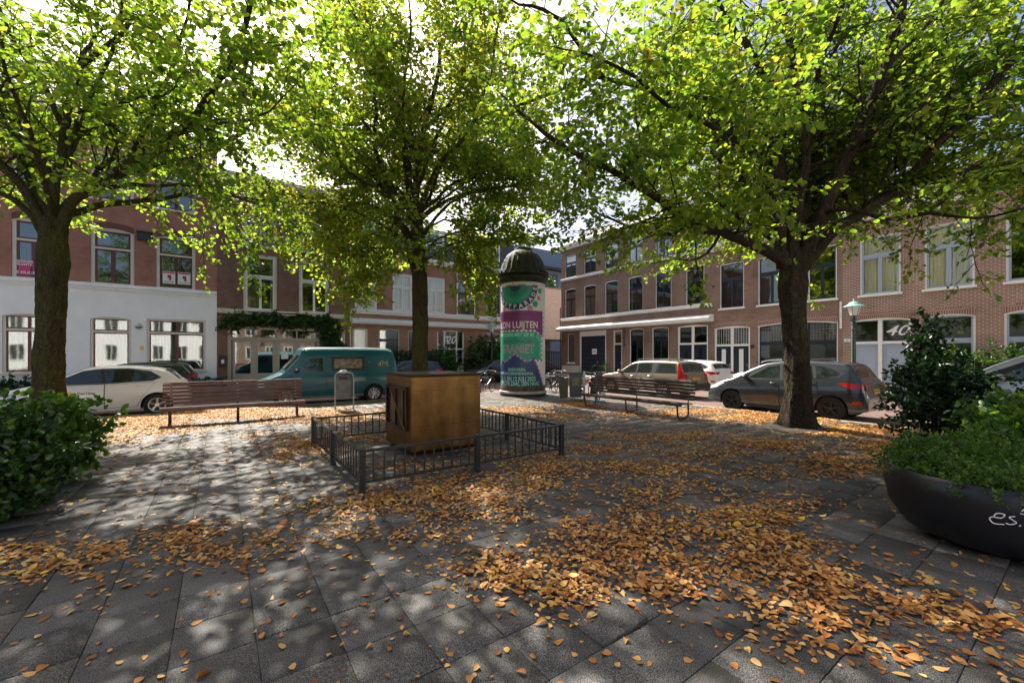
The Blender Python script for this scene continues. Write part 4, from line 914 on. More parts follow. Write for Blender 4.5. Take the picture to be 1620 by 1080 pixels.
# ------------------------------------------------------------------ trees
def PP(*l): return [P(*q) for q in l]
RB = P(1262, 675, 9.56); RB.z = 0
RT = [P(1262, 675, 9.56), P(1262, 600, 9.56), P(1258, 530, 9.56), P(1254, 470, 9.56), P(1254, 425, 9.56), P(1256, 395, 9.55)]
RT[0].z = -.02
rl = [
 (PP((1250, 420, 9.5), (1221, 402, 9.3), (1141, 366, 8.7), (1094, 354, 8.3), (1047, 319, 7.9), (1001, 291, 7.6), (930, 253, 7.3), (860, 211, 7.1)), .15, .03),
 (PP((1240, 300, 9.5), (1228, 220, 9.4), (1188, 192, 9.2), (1141, 169, 8.9), (1071, 150, 8.5), (1001, 134, 8.1), (958, 122, 7.8), (921, 75, 7.5), (888, 38, 7.2), (860, 19, 7.1)), .11, .025),
 (PP((1001, 134, 8.1), (940, 124, 8.4), (907, 131, 8.6), (860, 155, 8.9), (820, 165, 9.2)), .05, .02),
 (PP((1240, 425, 9.55), (1235, 380, 9.5), (1230, 281, 9.5), (1229, 225, 9.5), (1226, 141, 9.6), (1200, 105, 9.6), (1179, 70, 9.7), (1150, 30, 9.8), (1123, -20, 9.9), (1110, -160, 10)), .17, .03),
 (PP((1252, 425, 9.5), (1257, 380, 9.4), (1268, 300, 9.2), (1277, 234, 9.0), (1273, 178, 8.9), (1259, 117, 8.8), (1240, 47, 8.6), (1235, -40, 8.4), (1220, -200, 8.2)), .14, .03),
 (PP((1262, 430, 9.55), (1280, 385, 9.4), (1301, 338, 9.2), (1338, 244, 8.9), (1376, 174, 8.6), (1399, 117, 8.4), (1413, 56, 8.2), (1432, -20, 8.0), (1450, -170, 7.8)), .20, .04),
 (PP((1406, 100, 8.4), (1446, 61, 8.5), (1493, 0, 8.7), (1540, -80, 8.9)), .07, .02),
 (PP((1266, 430, 9.5), (1292, 398, 9.4), (1329, 358, 9.3), (1390, 319, 9.1), (1437, 286, 8.9), (1479, 234, 8.6), (1526, 188, 8.4), (1563, 141, 8.2), (1620, 84, 8.0), (1700, 20, 7.9)), .15, .035),
 (PP((1235, 340, 9.5), (1222, 325, 9.6), (1188, 295, 9.9), (1155, 281, 10.3), (1132, 244, 10.8), (1110, 200, 11.2), (1080, 170, 11.6)), .09, .02),
 (PP((1341, 240, 8.9), (1384, 232, 9.3), (1420, 205, 9.8), (1460, 185, 10.3), (1500, 165, 10.8)), .06, .02),
 (PP((1256, 400, 9.55), (1290, 340, 10.2), (1330, 300, 11.0), (1380, 270, 11.8), (1430, 230, 12.4)), .11, .02),
 (PP((1300, 338, 9.2), (1340, 330, 8.6), (1400, 345, 8.0), (1470, 340, 7.6), (1540, 345, 7.3), (1610, 330, 7.1)), .06, .015),
 (PP((1256, 395, 9.55), (1230, 330, 10.6), (1190, 240, 11.6), (1160, 140, 12.2), (1150, 40, 12.6)), .11, .02),
 (PP((1256, 395, 9.55), (1270, 300, 10.4), (1290, 200, 11.2), (1300, 80, 11.6), (1310, -60, 11.9)), .11, .02),
 (PP((1230, 280, 9.5), (1190, 240, 8.4), (1130, 200, 7.3), (1060, 170, 6.5), (980, 100, 5.9)), .08, .02),
 (PP((1273, 178, 8.9), (1300, 100, 7.9), (1330, 10, 7.1), (1370, -100, 6.4)), .07, .02),
 (PP((1094, 354, 8.3), (1060, 370, 8.6), (1020, 365, 9.1), (970, 350, 9.6), (910, 320, 10.2)), .05, .015),
 (PP((1141, 366, 8.7), (1120, 400, 9.2), (1090, 412, 9.8), (1060, 408, 10.6)), .04, .012),
 (PP((1437, 286, 8.9), (1490, 290, 9.4), (1550, 280, 9.9), (1620, 262, 10.4)), .05, .015),
 (PP((1338, 244, 8.9), (1360, 210, 10.0), (1400, 150, 11.0), (1450, 80, 11.8), (1500, 0, 12.3)), .08, .02),
]
tree('tall lime tree with a broad mossy fork standing before the grey car', (RB.x, RB.y, 0), list(zip([tuple(p) for p in RT], [.29, .245, .23, .23, .28, .22])), [([tuple(p) for p in l], a * .92, b * 1.25) for l, a, b in rl], 21, M_LINDEN, M_BARK,
     group='lime trees on the square', step1=.205, flare=.75, lsize=.096)

MBs = P(665, 637.5, 13.9)
MT = [(MBs.x, MBs.y, -.02), (MBs.x - .02, MBs.y, 1.5), (MBs.x, MBs.y, 2.8), (MBs.x - .02, MBs.y, 4.2), tuple(P(662, 400, 13.9)), tuple(P(660, 350, 13.9))]
ml = [
 (PP((660, 360, 13.9), (659, 296, 13.9), (670, 207, 13.8), (690, 130, 13.7), (696, 74, 13.6), (689, 0, 13.6), (690, -60, 13.6)), .16, .03),
 (PP((655, 430, 13.8), (644, 389, 13.6), (622, 315, 13.1), (604, 266, 12.7), (592, 230, 12.4), (596, 180, 12.2), (580, 100, 12.0), (560, 20, 11.8)), .11, .03),
 (PP((604, 266, 12.7), (575, 250, 12.4), (540, 215, 12.0), (500, 190, 11.7)), .05, .015),
 (PP((661, 340, 13.9), (675, 300, 13.7), (689, 266, 13.5), (714, 237, 13.2), (737, 215, 12.9), (760, 170, 12.6), (780, 100, 12.3), (790, 20, 12.1)), .10, .025),
 (PP((661, 390, 13.9), (689, 344, 13.6), (714, 322, 13.4), (751, 303, 13.1), (792, 296, 12.8), (830, 290, 12.6)), .08, .02),
 (PP((658, 400, 13.9), (640, 360, 14.4), (600, 330, 15.2), (560, 320, 16.0), (520, 300, 16.6)), .08, .02),
 (PP((655, 400, 13.8), (610, 360, 13.4), (560, 335, 13.0), (510, 320, 12.8), (470, 325, 12.6)), .07, .02),
 (PP((660, 330, 13.9), (640, 250, 14.4), (620, 150, 15.0), (590, 60, 15.4), (570, -20, 15.6)), .10, .02),
 (PP((660, 300, 13.9), (690, 220, 14.6), (730, 140, 15.4), (770, 60, 16.0)), .09, .02),
 (PP((660, 340, 13.9), (720, 290, 14.6), (780, 250, 15.4), (830, 200, 16.1), (860, 150, 16.6)), .08, .02),
 (PP((659, 296, 13.9), (640, 220, 13.0), (640, 130, 12.0), (650, 40, 11.2), (640, -60, 10.7)), .08, .02),
 (PP((670, 207, 13.8), (720, 150, 13.2), (740, 70, 12.6), (760, -20, 12.2)), .07, .02),
 (PP((622, 315, 13.1), (570, 285, 12.2), (520, 250, 11.5), (470, 200, 11.0)), .06, .02),
 (PP((604, 230, 12.8), (550, 160, 12.8), (500, 100, 13.0), (460, 30, 13.2)), .06, .02),
 (PP((660, 380, 13.9), (630, 350, 13.3), (600, 360, 12.8), (570, 400, 12.4), (560, 440, 12.2)), .05, .012),
 (PP((662, 370, 13.9), (700, 350, 13.2), (735, 365, 12.7), (752, 400, 12.3), (765, 435, 12.1)), .05, .012),
 (PP((662, 360, 13.9), (640, 330, 12.9), (625, 340, 12.1), (610, 390, 11.6)), .045, .012),
 (PP((662, 390, 13.9), (700, 375, 14.6), (740, 390, 15.2), (770, 425, 15.6)), .045, .012),
 (PP((662, 390, 13.9), (630, 370, 14.9), (590, 390, 15.6), (560, 430, 16.0)), .045, .012),
 (PP((656, 400, 13.8), (620, 370, 14.0), (580, 372, 14.2), (540, 390, 14.5), (500, 400, 14.8)), .06, .015),
 (PP((655, 420, 13.8), (625, 400, 12.9), (600, 410, 12.2), (585, 425, 11.8)), .04, .012),
 (PP((664, 410, 13.9), (690, 385, 13.2), (715, 390, 12.6), (735, 405, 12.2)), .04, .012),
 (PP((655, 380, 13.8), (600, 330, 13.8), (540, 320, 13.9), (480, 330, 14.1), (430, 340, 14.3)), .06, .015),
 (PP((650, 350, 13.8), (590, 280, 14.0), (530, 230, 14.3), (470, 210, 14.6), (420, 230, 14.9)), .07, .015),
 (PP((665, 350, 13.8), (720, 300, 13.6), (790, 260, 13.4), (850, 270, 13.3)), .06, .015),
 (PP((662, 420, 13.9), (680, 390, 13.5), (710, 370, 13.0), (745, 362, 12.6), (780, 370, 12.3)), .05, .015),
 (PP((650, 410, 13.9), (620, 395, 13.5), (590, 392, 13.1), (560, 395, 12.8)), .045, .015),
 (PP((662, 350, 13.9), (630, 300, 15.0), (560, 240, 16.2), (500, 200, 17.0), (440, 180, 17.6)), .08, .02),
 (PP((665, 260, 13.9), (620, 120, 15.0), (560, 40, 16.0), (520, -20, 16.5)), .07, .02),
 (PP((665, 420, 13.9), (690, 400, 14.4), (720, 385, 15.0), (770, 370, 15.8), (820, 350, 16.4)), .05, .015),
]
tree('upright lime tree with a mossy trunk rising behind the bronze block', (MBs.x, MBs.y, 0), list(zip(MT, [.29, .262, .25, .245, .24, .17])), [([tuple(p) for p in l], a * .85, b) for l, a, b in ml], 22, M_LINDEN2, M_BARKM,
     group='lime trees on the square', l1=(2.5, 1.1), step1=.205, lsize=.108, rear=5, clear=.8, keep=lambda p, g_: (p[:, 0] > -6.2) | (g_.random(len(p)) < .42))

LBx = P(77, 690, 8.7); LBx.z = 0
LTr = [(LBx.x, LBx.y, -.02), tuple(P(77, 600, 8.7)), tuple(P(80, 520, 8.7)), tuple(P(82, 440, 8.7)), tuple(P(84, 380, 8.7)), tuple(P(86, 345, 8.7))]
ll = [
 (PP((92, 370, 8.7), (115, 320, 8.6), (140, 300, 8.5), (200, 262, 8.1), (275, 215, 7.7), (320, 165, 7.4), (345, 130, 7.2), (375, 60, 6.9), (398, 0, 6.7), (410, -90, 6.5)), .15, .04),
 (PP((140, 300, 8.5), (210, 293, 8.8), (280, 292, 9.2), (340, 300, 9.7), (400, 320, 10.2), (440, 335, 10.6)), .07, .02),
 (PP((80, 370, 8.7), (55, 330, 8.6), (30, 290, 8.5), (0, 258, 8.4), (-60, 200, 8.2), (-120, 120, 8.0)), .14, .04),
 (PP((74, 380, 8.7), (40, 330, 8.9), (5, 308, 9.1), (-60, 290, 9.4), (-140, 280, 9.8)), .11, .03),
 (PP((86, 360, 8.7), (84, 310, 8.7), (95, 250, 8.8), (105, 190, 8.8), (110, 150, 8.9), (130, 110, 8.9), (180, 65, 9.0), (205, 35, 9.0), (225, -10, 9.1), (240, -120, 9.2)), .13, .03),
 (PP((112, 240, 8.8), (130, 210, 9.1), (160, 198, 9.5), (205, 190, 10.0), (250, 165, 10.4), (290, 150, 10.8)), .07, .02),
 (PP((108, 280, 8.8), (120, 180, 8.3), (150, 172, 8.0), (200, 162, 7.6), (260, 150, 7.2)), .06, .02),
 (PP((100, 200, 8.8), (60, 120, 8.6), (20, 60, 8.4), (-20, -20, 8.2)), .09, .02),
 (PP((340, 240, 9.5), (385, 210, 9.8), (420, 170, 10.2), (450, 130, 10.6)), .045, .015),
 (PP((140, 300, 8.6), (220, 270, 9.2), (300, 250, 9.8), (360, 225, 10.4), (410, 180, 11.0), (440, 120, 11.4)), .08, .02),
 (PP((345, 130, 7.2), (400, 80, 7.6), (460, 70, 8.0), (520, 60, 8.4)), .05, .015),
 (PP((110, 150, 8.9), (150, 60, 9.8), (250, 10, 10.6), (320, -60, 11.2)), .08, .02),
 (PP((60, 330, 8.6), (30, 220, 9.6), (10, 140, 10.4), (-20, 60, 11.0)), .09, .02),
 (PP((200, 262, 8.1), (240, 180, 8.0), (280, 90, 7.8), (300, 0, 7.6), (310, -90, 7.5)), .07, .02),
 (PP((86, 345, 8.7), (60, 240, 7.8), (20, 140, 7.0), (-10, 20, 6.4)), .08, .02),
 (PP((275, 215, 7.7), (330, 200, 7.2), (400, 190, 6.9), (450, 150, 6.7)), .045, .015),
 (PP((-5, 260, 8.4), (-20, 200, 7.6), (10, 120, 7.0)), .05, .02),
 (PP((100, 250, 8.8), (160, 120, 8.0), (190, 20, 7.2), (200, -80, 6.7)), .08, .02),
]
tree('lime tree with a straight rough trunk before the white car', (LBx.x, LBx.y, 0), list(zip(LTr, [.26, .235, .22, .215, .24, .19])), [([tuple(p) for p in l], a * .72, b * .85) for l, a, b in ll], 23, M_LINDEN, M_BARKM,
     group='lime trees on the square', step1=.205, flare=.35, lsize=.096, rear=4, keep=lambda p, g_: ~((p[:, 0] > -9.5) & (p[:, 1] > 9.6) & (p[:, 2] > 5)) | (g_.random(len(p)) < .25))

for q in (RB, MBs, LBx): tree_pit(q.x, q.y, .95, 3)

# ------------------------------------------------------------------ vehicles
def paint(name, col, metal=.0, rough=.34, coat=.35):
    m = plain(name, col, rough, metal, .03, 3, coat=coat); return m
P_WHITE = paint('white_car_paint', (.66, .67, .63)); P_WHITE2 = paint('bright_white_car_paint', (.75, .75, .73))
P_BLACK = paint('black_car_paint', (.012, .012, .015)); P_TEAL = paint('teal_van_paint', (.0, .085, .105))
P_BEIGE = paint('beige_car_paint', (.27, .215, .155), .5); P_GREY = paint('grey_car_paint', (.065, .073, .09), .6, .24, .8)
P_SILVER = paint('silver_car_paint', (.50, .50, .51), .6, .28); P_NAVYC = paint('dark_blue_car_paint', (.02, .025, .05), .3)

def chaikin(p, k=2):
    p = [tuple(q) for q in p]
    for _ in range(k):
        o = [p[0]]
        for a, b in zip(p[:-1], p[1:]): o += [(a[0] * .75 + b[0] * .25, a[1] * .75 + b[1] * .25), (a[0] * .25 + b[0] * .75, a[1] * .25 + b[1] * .75)]
        o.append(p[-1]); p = o
    return p
class Car:
    def __init__(s, name, label, cat, pm, loc, rz, L, Wd, H, top, belt, wx, wr, k=.34, group=None, sill=.22, rimm=None, nose=.2, spokes=5):
        s.root = thing(name, label, cat, loc, rz, group); s.pm = pm; s.L, s.W, s.H, s.k, s.wx, s.wr, s.sill, s.nose = L, Wd, H, k, wx, wr, sill, nose
        t = chaikin(top); s.tx, s.tz = np.array(t).T; s.tx = np.maximum.accumulate(s.tx + np.arange(len(s.tx)) * 1e-6)
        s.bx, s.bz = np.array(chaikin(belt, 1)).T; R_ = wr + .045; s.R_ = R_
        xs = set(np.round(s.tx, 4)) | set(np.round(np.linspace(.02, L - .02, 44), 4))
        for w_ in wx: xs |= {round(w_ + R_ * math.cos(a), 4) for a in np.linspace(0, math.pi, 17)} | {round(w_ - R_ - .004, 4), round(w_ + R_ + .004, 4)}
        xs = sorted(x for x in xs if 0 <= x <= L); fx = [xs[0]]
        for x in xs[1:]:
            if x - fx[-1] > .0015: fx.append(x)
        body = MB(); n = None; rows = []
        for x in fx:
            sec = s.section(x); n = len(sec); rows.append(sec)
        vs = []
        for x, sec in zip(fx, rows): vs += [(x, -y, z) for y, z in sec] + [(x, y, z) for y, z in reversed(sec[1:-1])]
        m = 2 * n - 2; fs = []; mi = []
        for i in range(len(fx) - 1):
            for j in range(m):
                fs.append((i * m + j, i * m + (j + 1) % m, (i + 1) * m + (j + 1) % m, (i + 1) * m + j)); mi.append(1 if j in (0, 1, m - 1, m - 2) else 0)
        fs += [tuple(reversed(range(m))), tuple((len(fx) - 1) * m + j for j in range(m))]; mi += [0, 0]
        body.add(vs, fs); body.m = mi
        s.body = body.build('body', [pm, M_PLAST], s.root, smooth=True, angle=32)
        for w_ in wx:
            for sd in (-1, 1): s.wheel(w_, sd, rimm or M_RIM, spokes)
    def top(s, x): return float(np.interp(x, s.tx, s.tz))
    def zlow(s, x):
        z = s.sill + .10 * max(0, 1 - x / .25) + .10 * max(0, 1 - (s.L - x) / .3)
        for w_ in s.wx:
            d = abs(x - w_)
            if d < s.R_: z = max(z, s.wr - .1 * 0 + math.sqrt(s.R_ ** 2 - d * d))
        return z
    def hw(s, x):
        h = s.W / 2; f = .75; r = .5
        if x < f: h *= 1 - s.nose * (1 - x / f) ** 2.6
        if s.L - x < r: h *= 1 - .13 * (1 - (s.L - x) / r) ** 2.6
        return h
    def belt(s, x): return min(float(np.interp(x, s.bx, s.bz)), s.top(x) - .025)
    def ys(s, x, z):
        zb = s.belt(x); h = s.hw(x)
        if z <= zb:
            t = (z - s.sill) / max(zb - s.sill, .1); return h * (1 - .13 * (t - .52) ** 2 * 1.6 - (.012 if t > .82 else 0) * (t - .82) * 5)
        return s.ys(x, zb) - s.k * (z - zb)
    def section(s, x):
        zl, zb, zt = s.zlow(x), s.belt(x), s.top(x); zl = min(zl, zb - .04); h = s.hw(x)
        pts = [(0, zl + .0), (h * .62, zl)]
        for t in (0, .07, .2, .4, .6, .8, .93, 1): z = zl + t * (zb - zl); pts.append((s.ys(x, z), z))
        e = min(.07, (zt - zb) * .6)
        for t in (.33, .66, 1): z = zb + t * (zt - e - zb); pts.append((s.ys(x, z), z))
        y1 = pts[-1][0]; pts += [(y1 - .022, zt - e * .55), (y1 - .07, zt - e * .15), (y1 * .68, zt), (y1 * .35, zt + .012), (0, zt + .016)]
        return pts
    def patch(s, name, poly, off, mat, side=-1, parent=None, step=.22):
        bm = bmesh.new(); bm.faces.new([bm.verts.new((x, 0, z)) for x, z in poly])
        xs = [p[0] for p in poly]; zs = [p[1] for p in poly]; x = min(xs) + step
        def cut(co, no): bmesh.ops.bisect_plane(bm, geom=bm.verts[:] + bm.edges[:] + bm.faces[:], plane_co=co, plane_no=no)
        while x < max(xs): cut((x, 0, 0), (1, 0, 0)); x += step
        z = min(zs) + .12
        while z < max(zs): cut((0, 0, z), (0, 0, 1)); z += .12
        for v in bm.verts: v.co.y = side * (s.ys(v.co.x, v.co.z) + off)
        me = bpy.data.meshes.new(name); bm.to_mesh(me); bm.free(); me.materials.append(mat)
        for p in me.polygons: p.use_smooth = True
        o = bpy.data.objects.new(name, me); link(o, parent or s.root); return o
    def both(s, name, poly, off, mat, step=.22):
        return [s.patch(name, poly, off, mat, sd, None, step) for sd in (-1, 1)]
    def topglass(s, name, x0, x1, f=.86, off=.012, n=10, mat=None):
        vs = []; xs = np.linspace(x0, x1, n); m = 9
        for x in xs:
            sec = s.section(x)[-6:]; yy = [q[0] for q in sec][::-1]; zz = [q[1] for q in sec][::-1]; lim = sec[0][0] * f
            for j in range(m): y = -lim + 2 * lim * j / (m - 1); vs.append((x, y, float(np.interp(abs(y), yy, zz)) + off))
        b = MB(); b.add(vs, [(i * m + j, (i + 1) * m + j, (i + 1) * m + j + 1, i * m + j + 1) for i in range(n - 1) for j in range(m - 1)])
        return b.build(name, mat or M_CARG, s.root, smooth=True, angle=180)
    def xrear(s, z): 
        i = len(s.tx) - 1
        while i > 0 and s.tz[i] < z: i -= 1
        if i == len(s.tx) - 1: return s.L
        z0, z1 = s.tz[i], s.tz[i + 1]; t = (z0 - z) / max(z0 - z1, 1e-6); return s.tx[i] + (s.tx[i + 1] - s.tx[i]) * t
    def rearpatch(s, name, poly, off, mat, parent=None):
        bm = bmesh.new(); bm.faces.new([bm.verts.new((0, y, z)) for y, z in poly]); zs = [p[1] for p in poly]; z = min(zs) + .06
        while z < max(zs): bmesh.ops.bisect_plane(bm, geom=bm.verts[:] + bm.edges[:] + bm.faces[:], plane_co=(0, 0, z), plane_no=(0, 0, 1)); z += .06
        for v in bm.verts: v.co.x = s.xrear(v.co.z) + off
        me = bpy.data.meshes.new(name); bm.to_mesh(me); bm.free(); me.materials.append(mat); o = bpy.data.objects.new(name, me); link(o, parent or s.root); return o
    def wheel(s, wx, sd, rimm, spokes):
        y = sd * (s.W / 2 - .125); e = bpy.data.objects.new('wheel', None); link(e, s.root); e.location = (wx, y, s.wr)
        r = s.wr; m = MB(); m.lathe([(r * .62, -.1), (r * .93, -.1), (r, -.07), (r, .07), (r * .93, .1), (r * .66, .1), (r * .62, .06), (r * .62, -.1)], 36, 0, axis='y')
        m.build('tyre', M_RUBBER, e, smooth=True, angle=40)
        m = MB(); f = -1 if sd < 0 else 1
        def rad(r0, r1, y0, y1, n=28): m.lathe([(r0, y0), (r1, y1)], n, 0, axis='y')
        m.lathe([(r * .66, -.07 * f * -1), (r * .64, .085 * f * -1 * -1), (r * .58, .07 * f)], 32, 0, axis='y') if False else None
        yo = .085 * sd
        m.tube([(r * .61 * math.cos(a), yo, r * .61 * math.sin(a)) for a in np.linspace(0, 2 * math.pi, 29)], .018, 6, cap=False)
        m.tube([(0, yo - .02 * sd, 0), (0, yo + .012 * sd, 0)], [.06, .05], 12)
        for i in range(spokes):
            a = 2 * math.pi * i / spokes + .3
            for da in (-.10, .10):
                m.tube([(.03 * math.cos(a), yo - .012 * sd, .03 * math.sin(a)), (r * .60 * math.cos(a + da), yo - .005 * sd, r * .60 * math.sin(a + da))], [.022, .017], 5)
        m.build('rim', rimm, e, smooth=True)
        m = MB(); m.tube([(0, yo - .07 * sd, 0), (0, yo - .06 * sd, 0)], r * .62, 24); m.build('brake_disc', M_INK, e)
    def mirror(s, x, z, mat=None):
        for sd in (-1, 1):
            y = sd * (s.ys(x, z) + .11); m = MB()
            m.add(*blob((x, y, z + .06), (.085, .12, .075), 10, 8)); m.tube([(x - .02, sd * (s.ys(x, z) - .02), z - .01), (x, y, z + .02)], .022, 6)
            m.build('mirror', mat or s.pm, s.root, smooth=True, angle=80)
    def handles(s, pts, mat=None):
        for x, z in pts:
            for sd in (-1, 1):
                y = sd * (s.ys(x, z) + .018); m = MB(); m.tube([(x - .09, y - sd * .015, z), (x - .06, y, z), (x + .06, y, z), (x + .09, y - sd * .015, z)], [.010, .014, .014, .010], 6)
                m.build('door_handle', mat or s.pm, s.root, smooth=True)
    def doors(s, polys):
        for poly in polys:
            cx_, cz = sum(p[0] for p in poly) / len(poly), sum(p[1] for p in poly) / len(poly)
            big = [(x + (.011 if x > cx_ else -.011), z + (.009 if z > cz else -.009)) for x, z in poly]
            for sd in (-1, 1):
                d = s.patch('door', poly, .0055, s.pm, sd); s.patch('door_seal', big, .003, M_INK, sd, d)
    def plate(s, z, text_, y=0, yel=True, wd=.52):
        o = s.rearpatch('number_plate', [(y - wd / 2, z - .055), (y + wd / 2, z - .055), (y + wd / 2, z + .055), (y - wd / 2, z + .055)], .012, M_YEL)
        textobj('plate_number', text_, .10, M_INK, o, (s.xrear(z) + .016, y, z), rot=(math.pi / 2, 0, math.pi / 2), width=.42)
def blob(c, r, n=12, m=8):
    vs = [(c[0], c[1], c[2] - r[2])]; fs = []
    for i in range(1, m):
        a = math.pi * i / m
        for k in range(n): b = 2 * math.pi * k / n; vs.append((c[0] + r[0] * math.sin(a) * math.cos(b), c[1] + r[1] * math.sin(a) * math.sin(b), c[2] - r[2] * math.cos(a)))
    vs.append((c[0], c[1], c[2] + r[2]))
    for k in range(n): fs.append((0, 1 + (k + 1) % n, 1 + k)); fs.append((len(vs) - 1, len(vs) - 1 - n + k, len(vs) - 1 - n + (k + 1) % n))
    for i in range(m - 2):
        for k in range(n): fs.append((1 + i * n + k, 1 + i * n + (k + 1) % n, 1 + (i + 1) * n + (k + 1) % n, 1 + (i + 1) * n + k))
    return vs, fs
GP = 'cars parked round the square'; RZL, RZR = TH, TH - math.pi / 2
ZR = -.10
def hatch(name, label, pm, a, b, rz=RZL, sc=1.0, H=1.43, L=4.06, plate=None, rimm=None, side='L', spokes=5, body='hatch', Wd=1.76, darkroof=False):
    loc = W(a, b + Wd / 2, ZR) if side == 'L' else W(a + Wd / 2, b, ZR)
    h = H / 1.43; l = L / 4.06
    S = lambda pts: [(x * l, z * h) for x, z in pts]
    if body == 'hatch':
        top = S([(0, .46), (.01, .60), (.10, .73), (.5, .86), (.92, .945), (1.0, .965), (1.72, 1.355), (2.1, 1.42), (2.7, 1.425), (3.3, 1.36), (3.58, 1.27), (3.62, 1.235), (3.86, .98), (3.97, .93), (4.03, .66), (4.06, .60), (4.06, .42)])
        belt = S([(0, .5), (.3, .70), (1.0, .86), (3.0, .945), (3.9, .97), (4.06, .8)])
    elif body == 'mpv':
        top = S([(0, .44), (.01, .60), (.10, .72), (.4, .83), (.72, .915), (.8, .93), (1.55, 1.33), (1.95, 1.41), (2.6, 1.43), (3.4, 1.38), (3.66, 1.33), (3.72, 1.29), (3.90, 1.0), (3.98, .92), (4.04, .66), (4.06, .58), (4.06, .40)])
        belt = S([(0, .5), (.3, .68), (.85, .83), (3.0, .95), (3.9, .99), (4.06, .8)])
    else:
        top = S([(0, .42), (.01, .56), (.12, .70), (.5, .80), (1.05, .88), (1.13, .90), (1.75, 1.31), (2.1, 1.39), (2.6, 1.42), (3.4, 1.40), (3.66, 1.36), (3.74, 1.32), (3.95, .98), (4.0, .92), (4.05, .62), (4.06, .56), (4.06, .38)])
        belt = S([(0, .5), (.3, .66), (1.2, .83), (3.9, .93), (4.06, .75)])
    c = Car(name, label, 'car', pm, loc, rz, L, Wd, H, top, belt, (.82 * l, .82 * l + 2.54 * l * .985), .315 * (h if h < 1.1 else 1.05), group=GP, rimm=rimm, spokes=spokes)
    dz = .0
    if body == 'hatch':
        c.both('side_window', S([(1.20, .955), (1.78, 1.275), (2.12, 1.335), (2.16, .965)]), .006, M_CARG); c.both('side_window', S([(2.24, .965), (2.20, 1.335), (2.7, 1.335), (3.1, 1.26), (3.32, 1.10), (3.18, 1.03)]), .006, M_CARG)
        c.both('window_trim', S([(1.10, .935), (1.76, 1.30), (2.12, 1.355), (2.7, 1.358), (3.16, 1.28), (3.42, 1.09), (3.22, 1.0), (2.2, .945)]), .003, M_PLAST)
        c.topglass('windscreen', 1.04 * l, 1.68 * l); c.topglass('rear_window', 3.64 * l, 3.83 * l, .84)
        c.both('headlight', S([(.10, .60), (.16, .68), (.62, .79), (.66, .75), (.30, .62)]), .008, M_HEAD, .06)
        c.both('taillight', S([(3.62, .86), (3.70, .93), (3.96, .94), (4.01, .84), (3.8, .82)]), .010, M_TAIL, .05)
        c.rearpatch('taillight', [(.5, .84 * h), (.78, .84 * h), (.76, .93 * h), (.5, .91 * h)], .012, M_TAIL); c.rearpatch('taillight', [(-.78, .84 * h), (-.5, .84 * h), (-.5, .91 * h), (-.76, .93 * h)], .012, M_TAIL)
    elif body == 'mpv':
        c.both('side_window', S([(1.28, .955), (1.80, 1.26), (2.08, 1.31), (2.12, .965)]), .006, M_CARG); c.both('side_window', S([(2.20, .965), (2.16, 1.315), (2.85, 1.315), (2.92, 1.0)]), .006, M_CARG)
        c.both('side_window', S([(3.0, 1.01), (2.94, 1.31), (3.22, 1.285), (3.5, 1.14), (3.44, 1.08)]), .006, M_CARG); c.both('side_window', S([(.98, .925), (1.32, 1.10), (1.24, .945)]), .006, M_CARG)
        c.both('window_trim', S([(.90, .905), (1.78, 1.30), (2.08, 1.335), (3.2, 1.315), (3.6, 1.14), (3.5, 1.05), (2.2, .94)]), .003, M_PLAST)
        c.topglass('windscreen', .84 * l, 1.52 * l); c.topglass('rear_window', 3.745 * l, 3.88 * l, .86)
        c.both('headlight', S([(.06, .58), (.10, .68), (.52, .80), (.60, .78), (.34, .64)]), .008, M_HEAD, .06)
        c.both('taillight', S([(3.45, .90), (3.60, .93), (3.93, .90), (4.0, .82), (3.78, .76)]), .010, M_TAIL, .05)
        c.rearpatch('taillight', [(.48, .84 * h), (.80, .76 * h), (.80, .90 * h), (.5, .89 * h)], .012, M_TAIL); c.rearpatch('taillight', [(-.80, .76 * h), (-.48, .84 * h), (-.5, .89 * h), (-.80, .90 * h)], .012, M_TAIL)
        c.both('reflector', S([(3.75, .42), (3.78, .5), (3.93, .5), (3.95, .42)]), .008, M_TAIL, .05)
    else:
        c.both('side_window', S([(1.34, .90), (1.82, 1.24), (2.08, 1.295), (2.06, .92)]), .006, M_CARG); c.both('side_window', S([(2.14, .92), (2.16, 1.30), (2.78, 1.31), (2.82, .94)]), .006, M_CARG)
        c.both('side_window', S([(2.92, .945), (2.90, 1.31), (3.56, 1.285), (3.72, .97)]), .006, M_CARG)
        c.topglass('windscreen', 1.16 * l, 1.70 * l); c.topglass('rear_window', 3.76 * l, 3.92 * l, .86)
        c.both('headlight', S([(.06, .54), (.10, .65), (.42, .72), (.44, .60)]), .008, M_HEAD, .06)
        c.both('lower_trim', S([(1.25, .19), (1.22, .27), (2.9, .27), (2.87, .19)]), .008, M_PLAST)
    return c, S
# white hatchback before the white house
c, S = hatch('parked_car', 'white hatchback with a yellow and black door badge parked behind the left tree', P_WHITE, -4.83, 15.78, H=1.45)
c.doors([S([(1.02, .28), (1.0, .90), (2.2, .93), (2.2, .28)]), S([(2.225, .28), (2.225, .93), (3.28, .96), (3.02, .62), (2.88, .30)])]); c.handles([(1.98, .84), (2.98, .88)]); c.mirror(1.12, .93, M_PLAST); c.plate(.62, 'Z-482-FK')
c.topglass('spoiler', 3.5, 3.64, .9, .03, 4, M_PLAST)
bd = c.patch('door_badge', [(1.18, .60), (1.18, .76), (1.58, .78), (1.58, .60)], .009, M_YEL); 
for x_, q in ((1.27, .05), (1.39, .055), (1.50, .045)): c.patch('badge_mark', [(x_ - q * .5, .65), (x_ - q * .5, .73), (x_ + q * .5, .73), (x_ + q * .5, .65)], .011, M_INK, -1, bd)
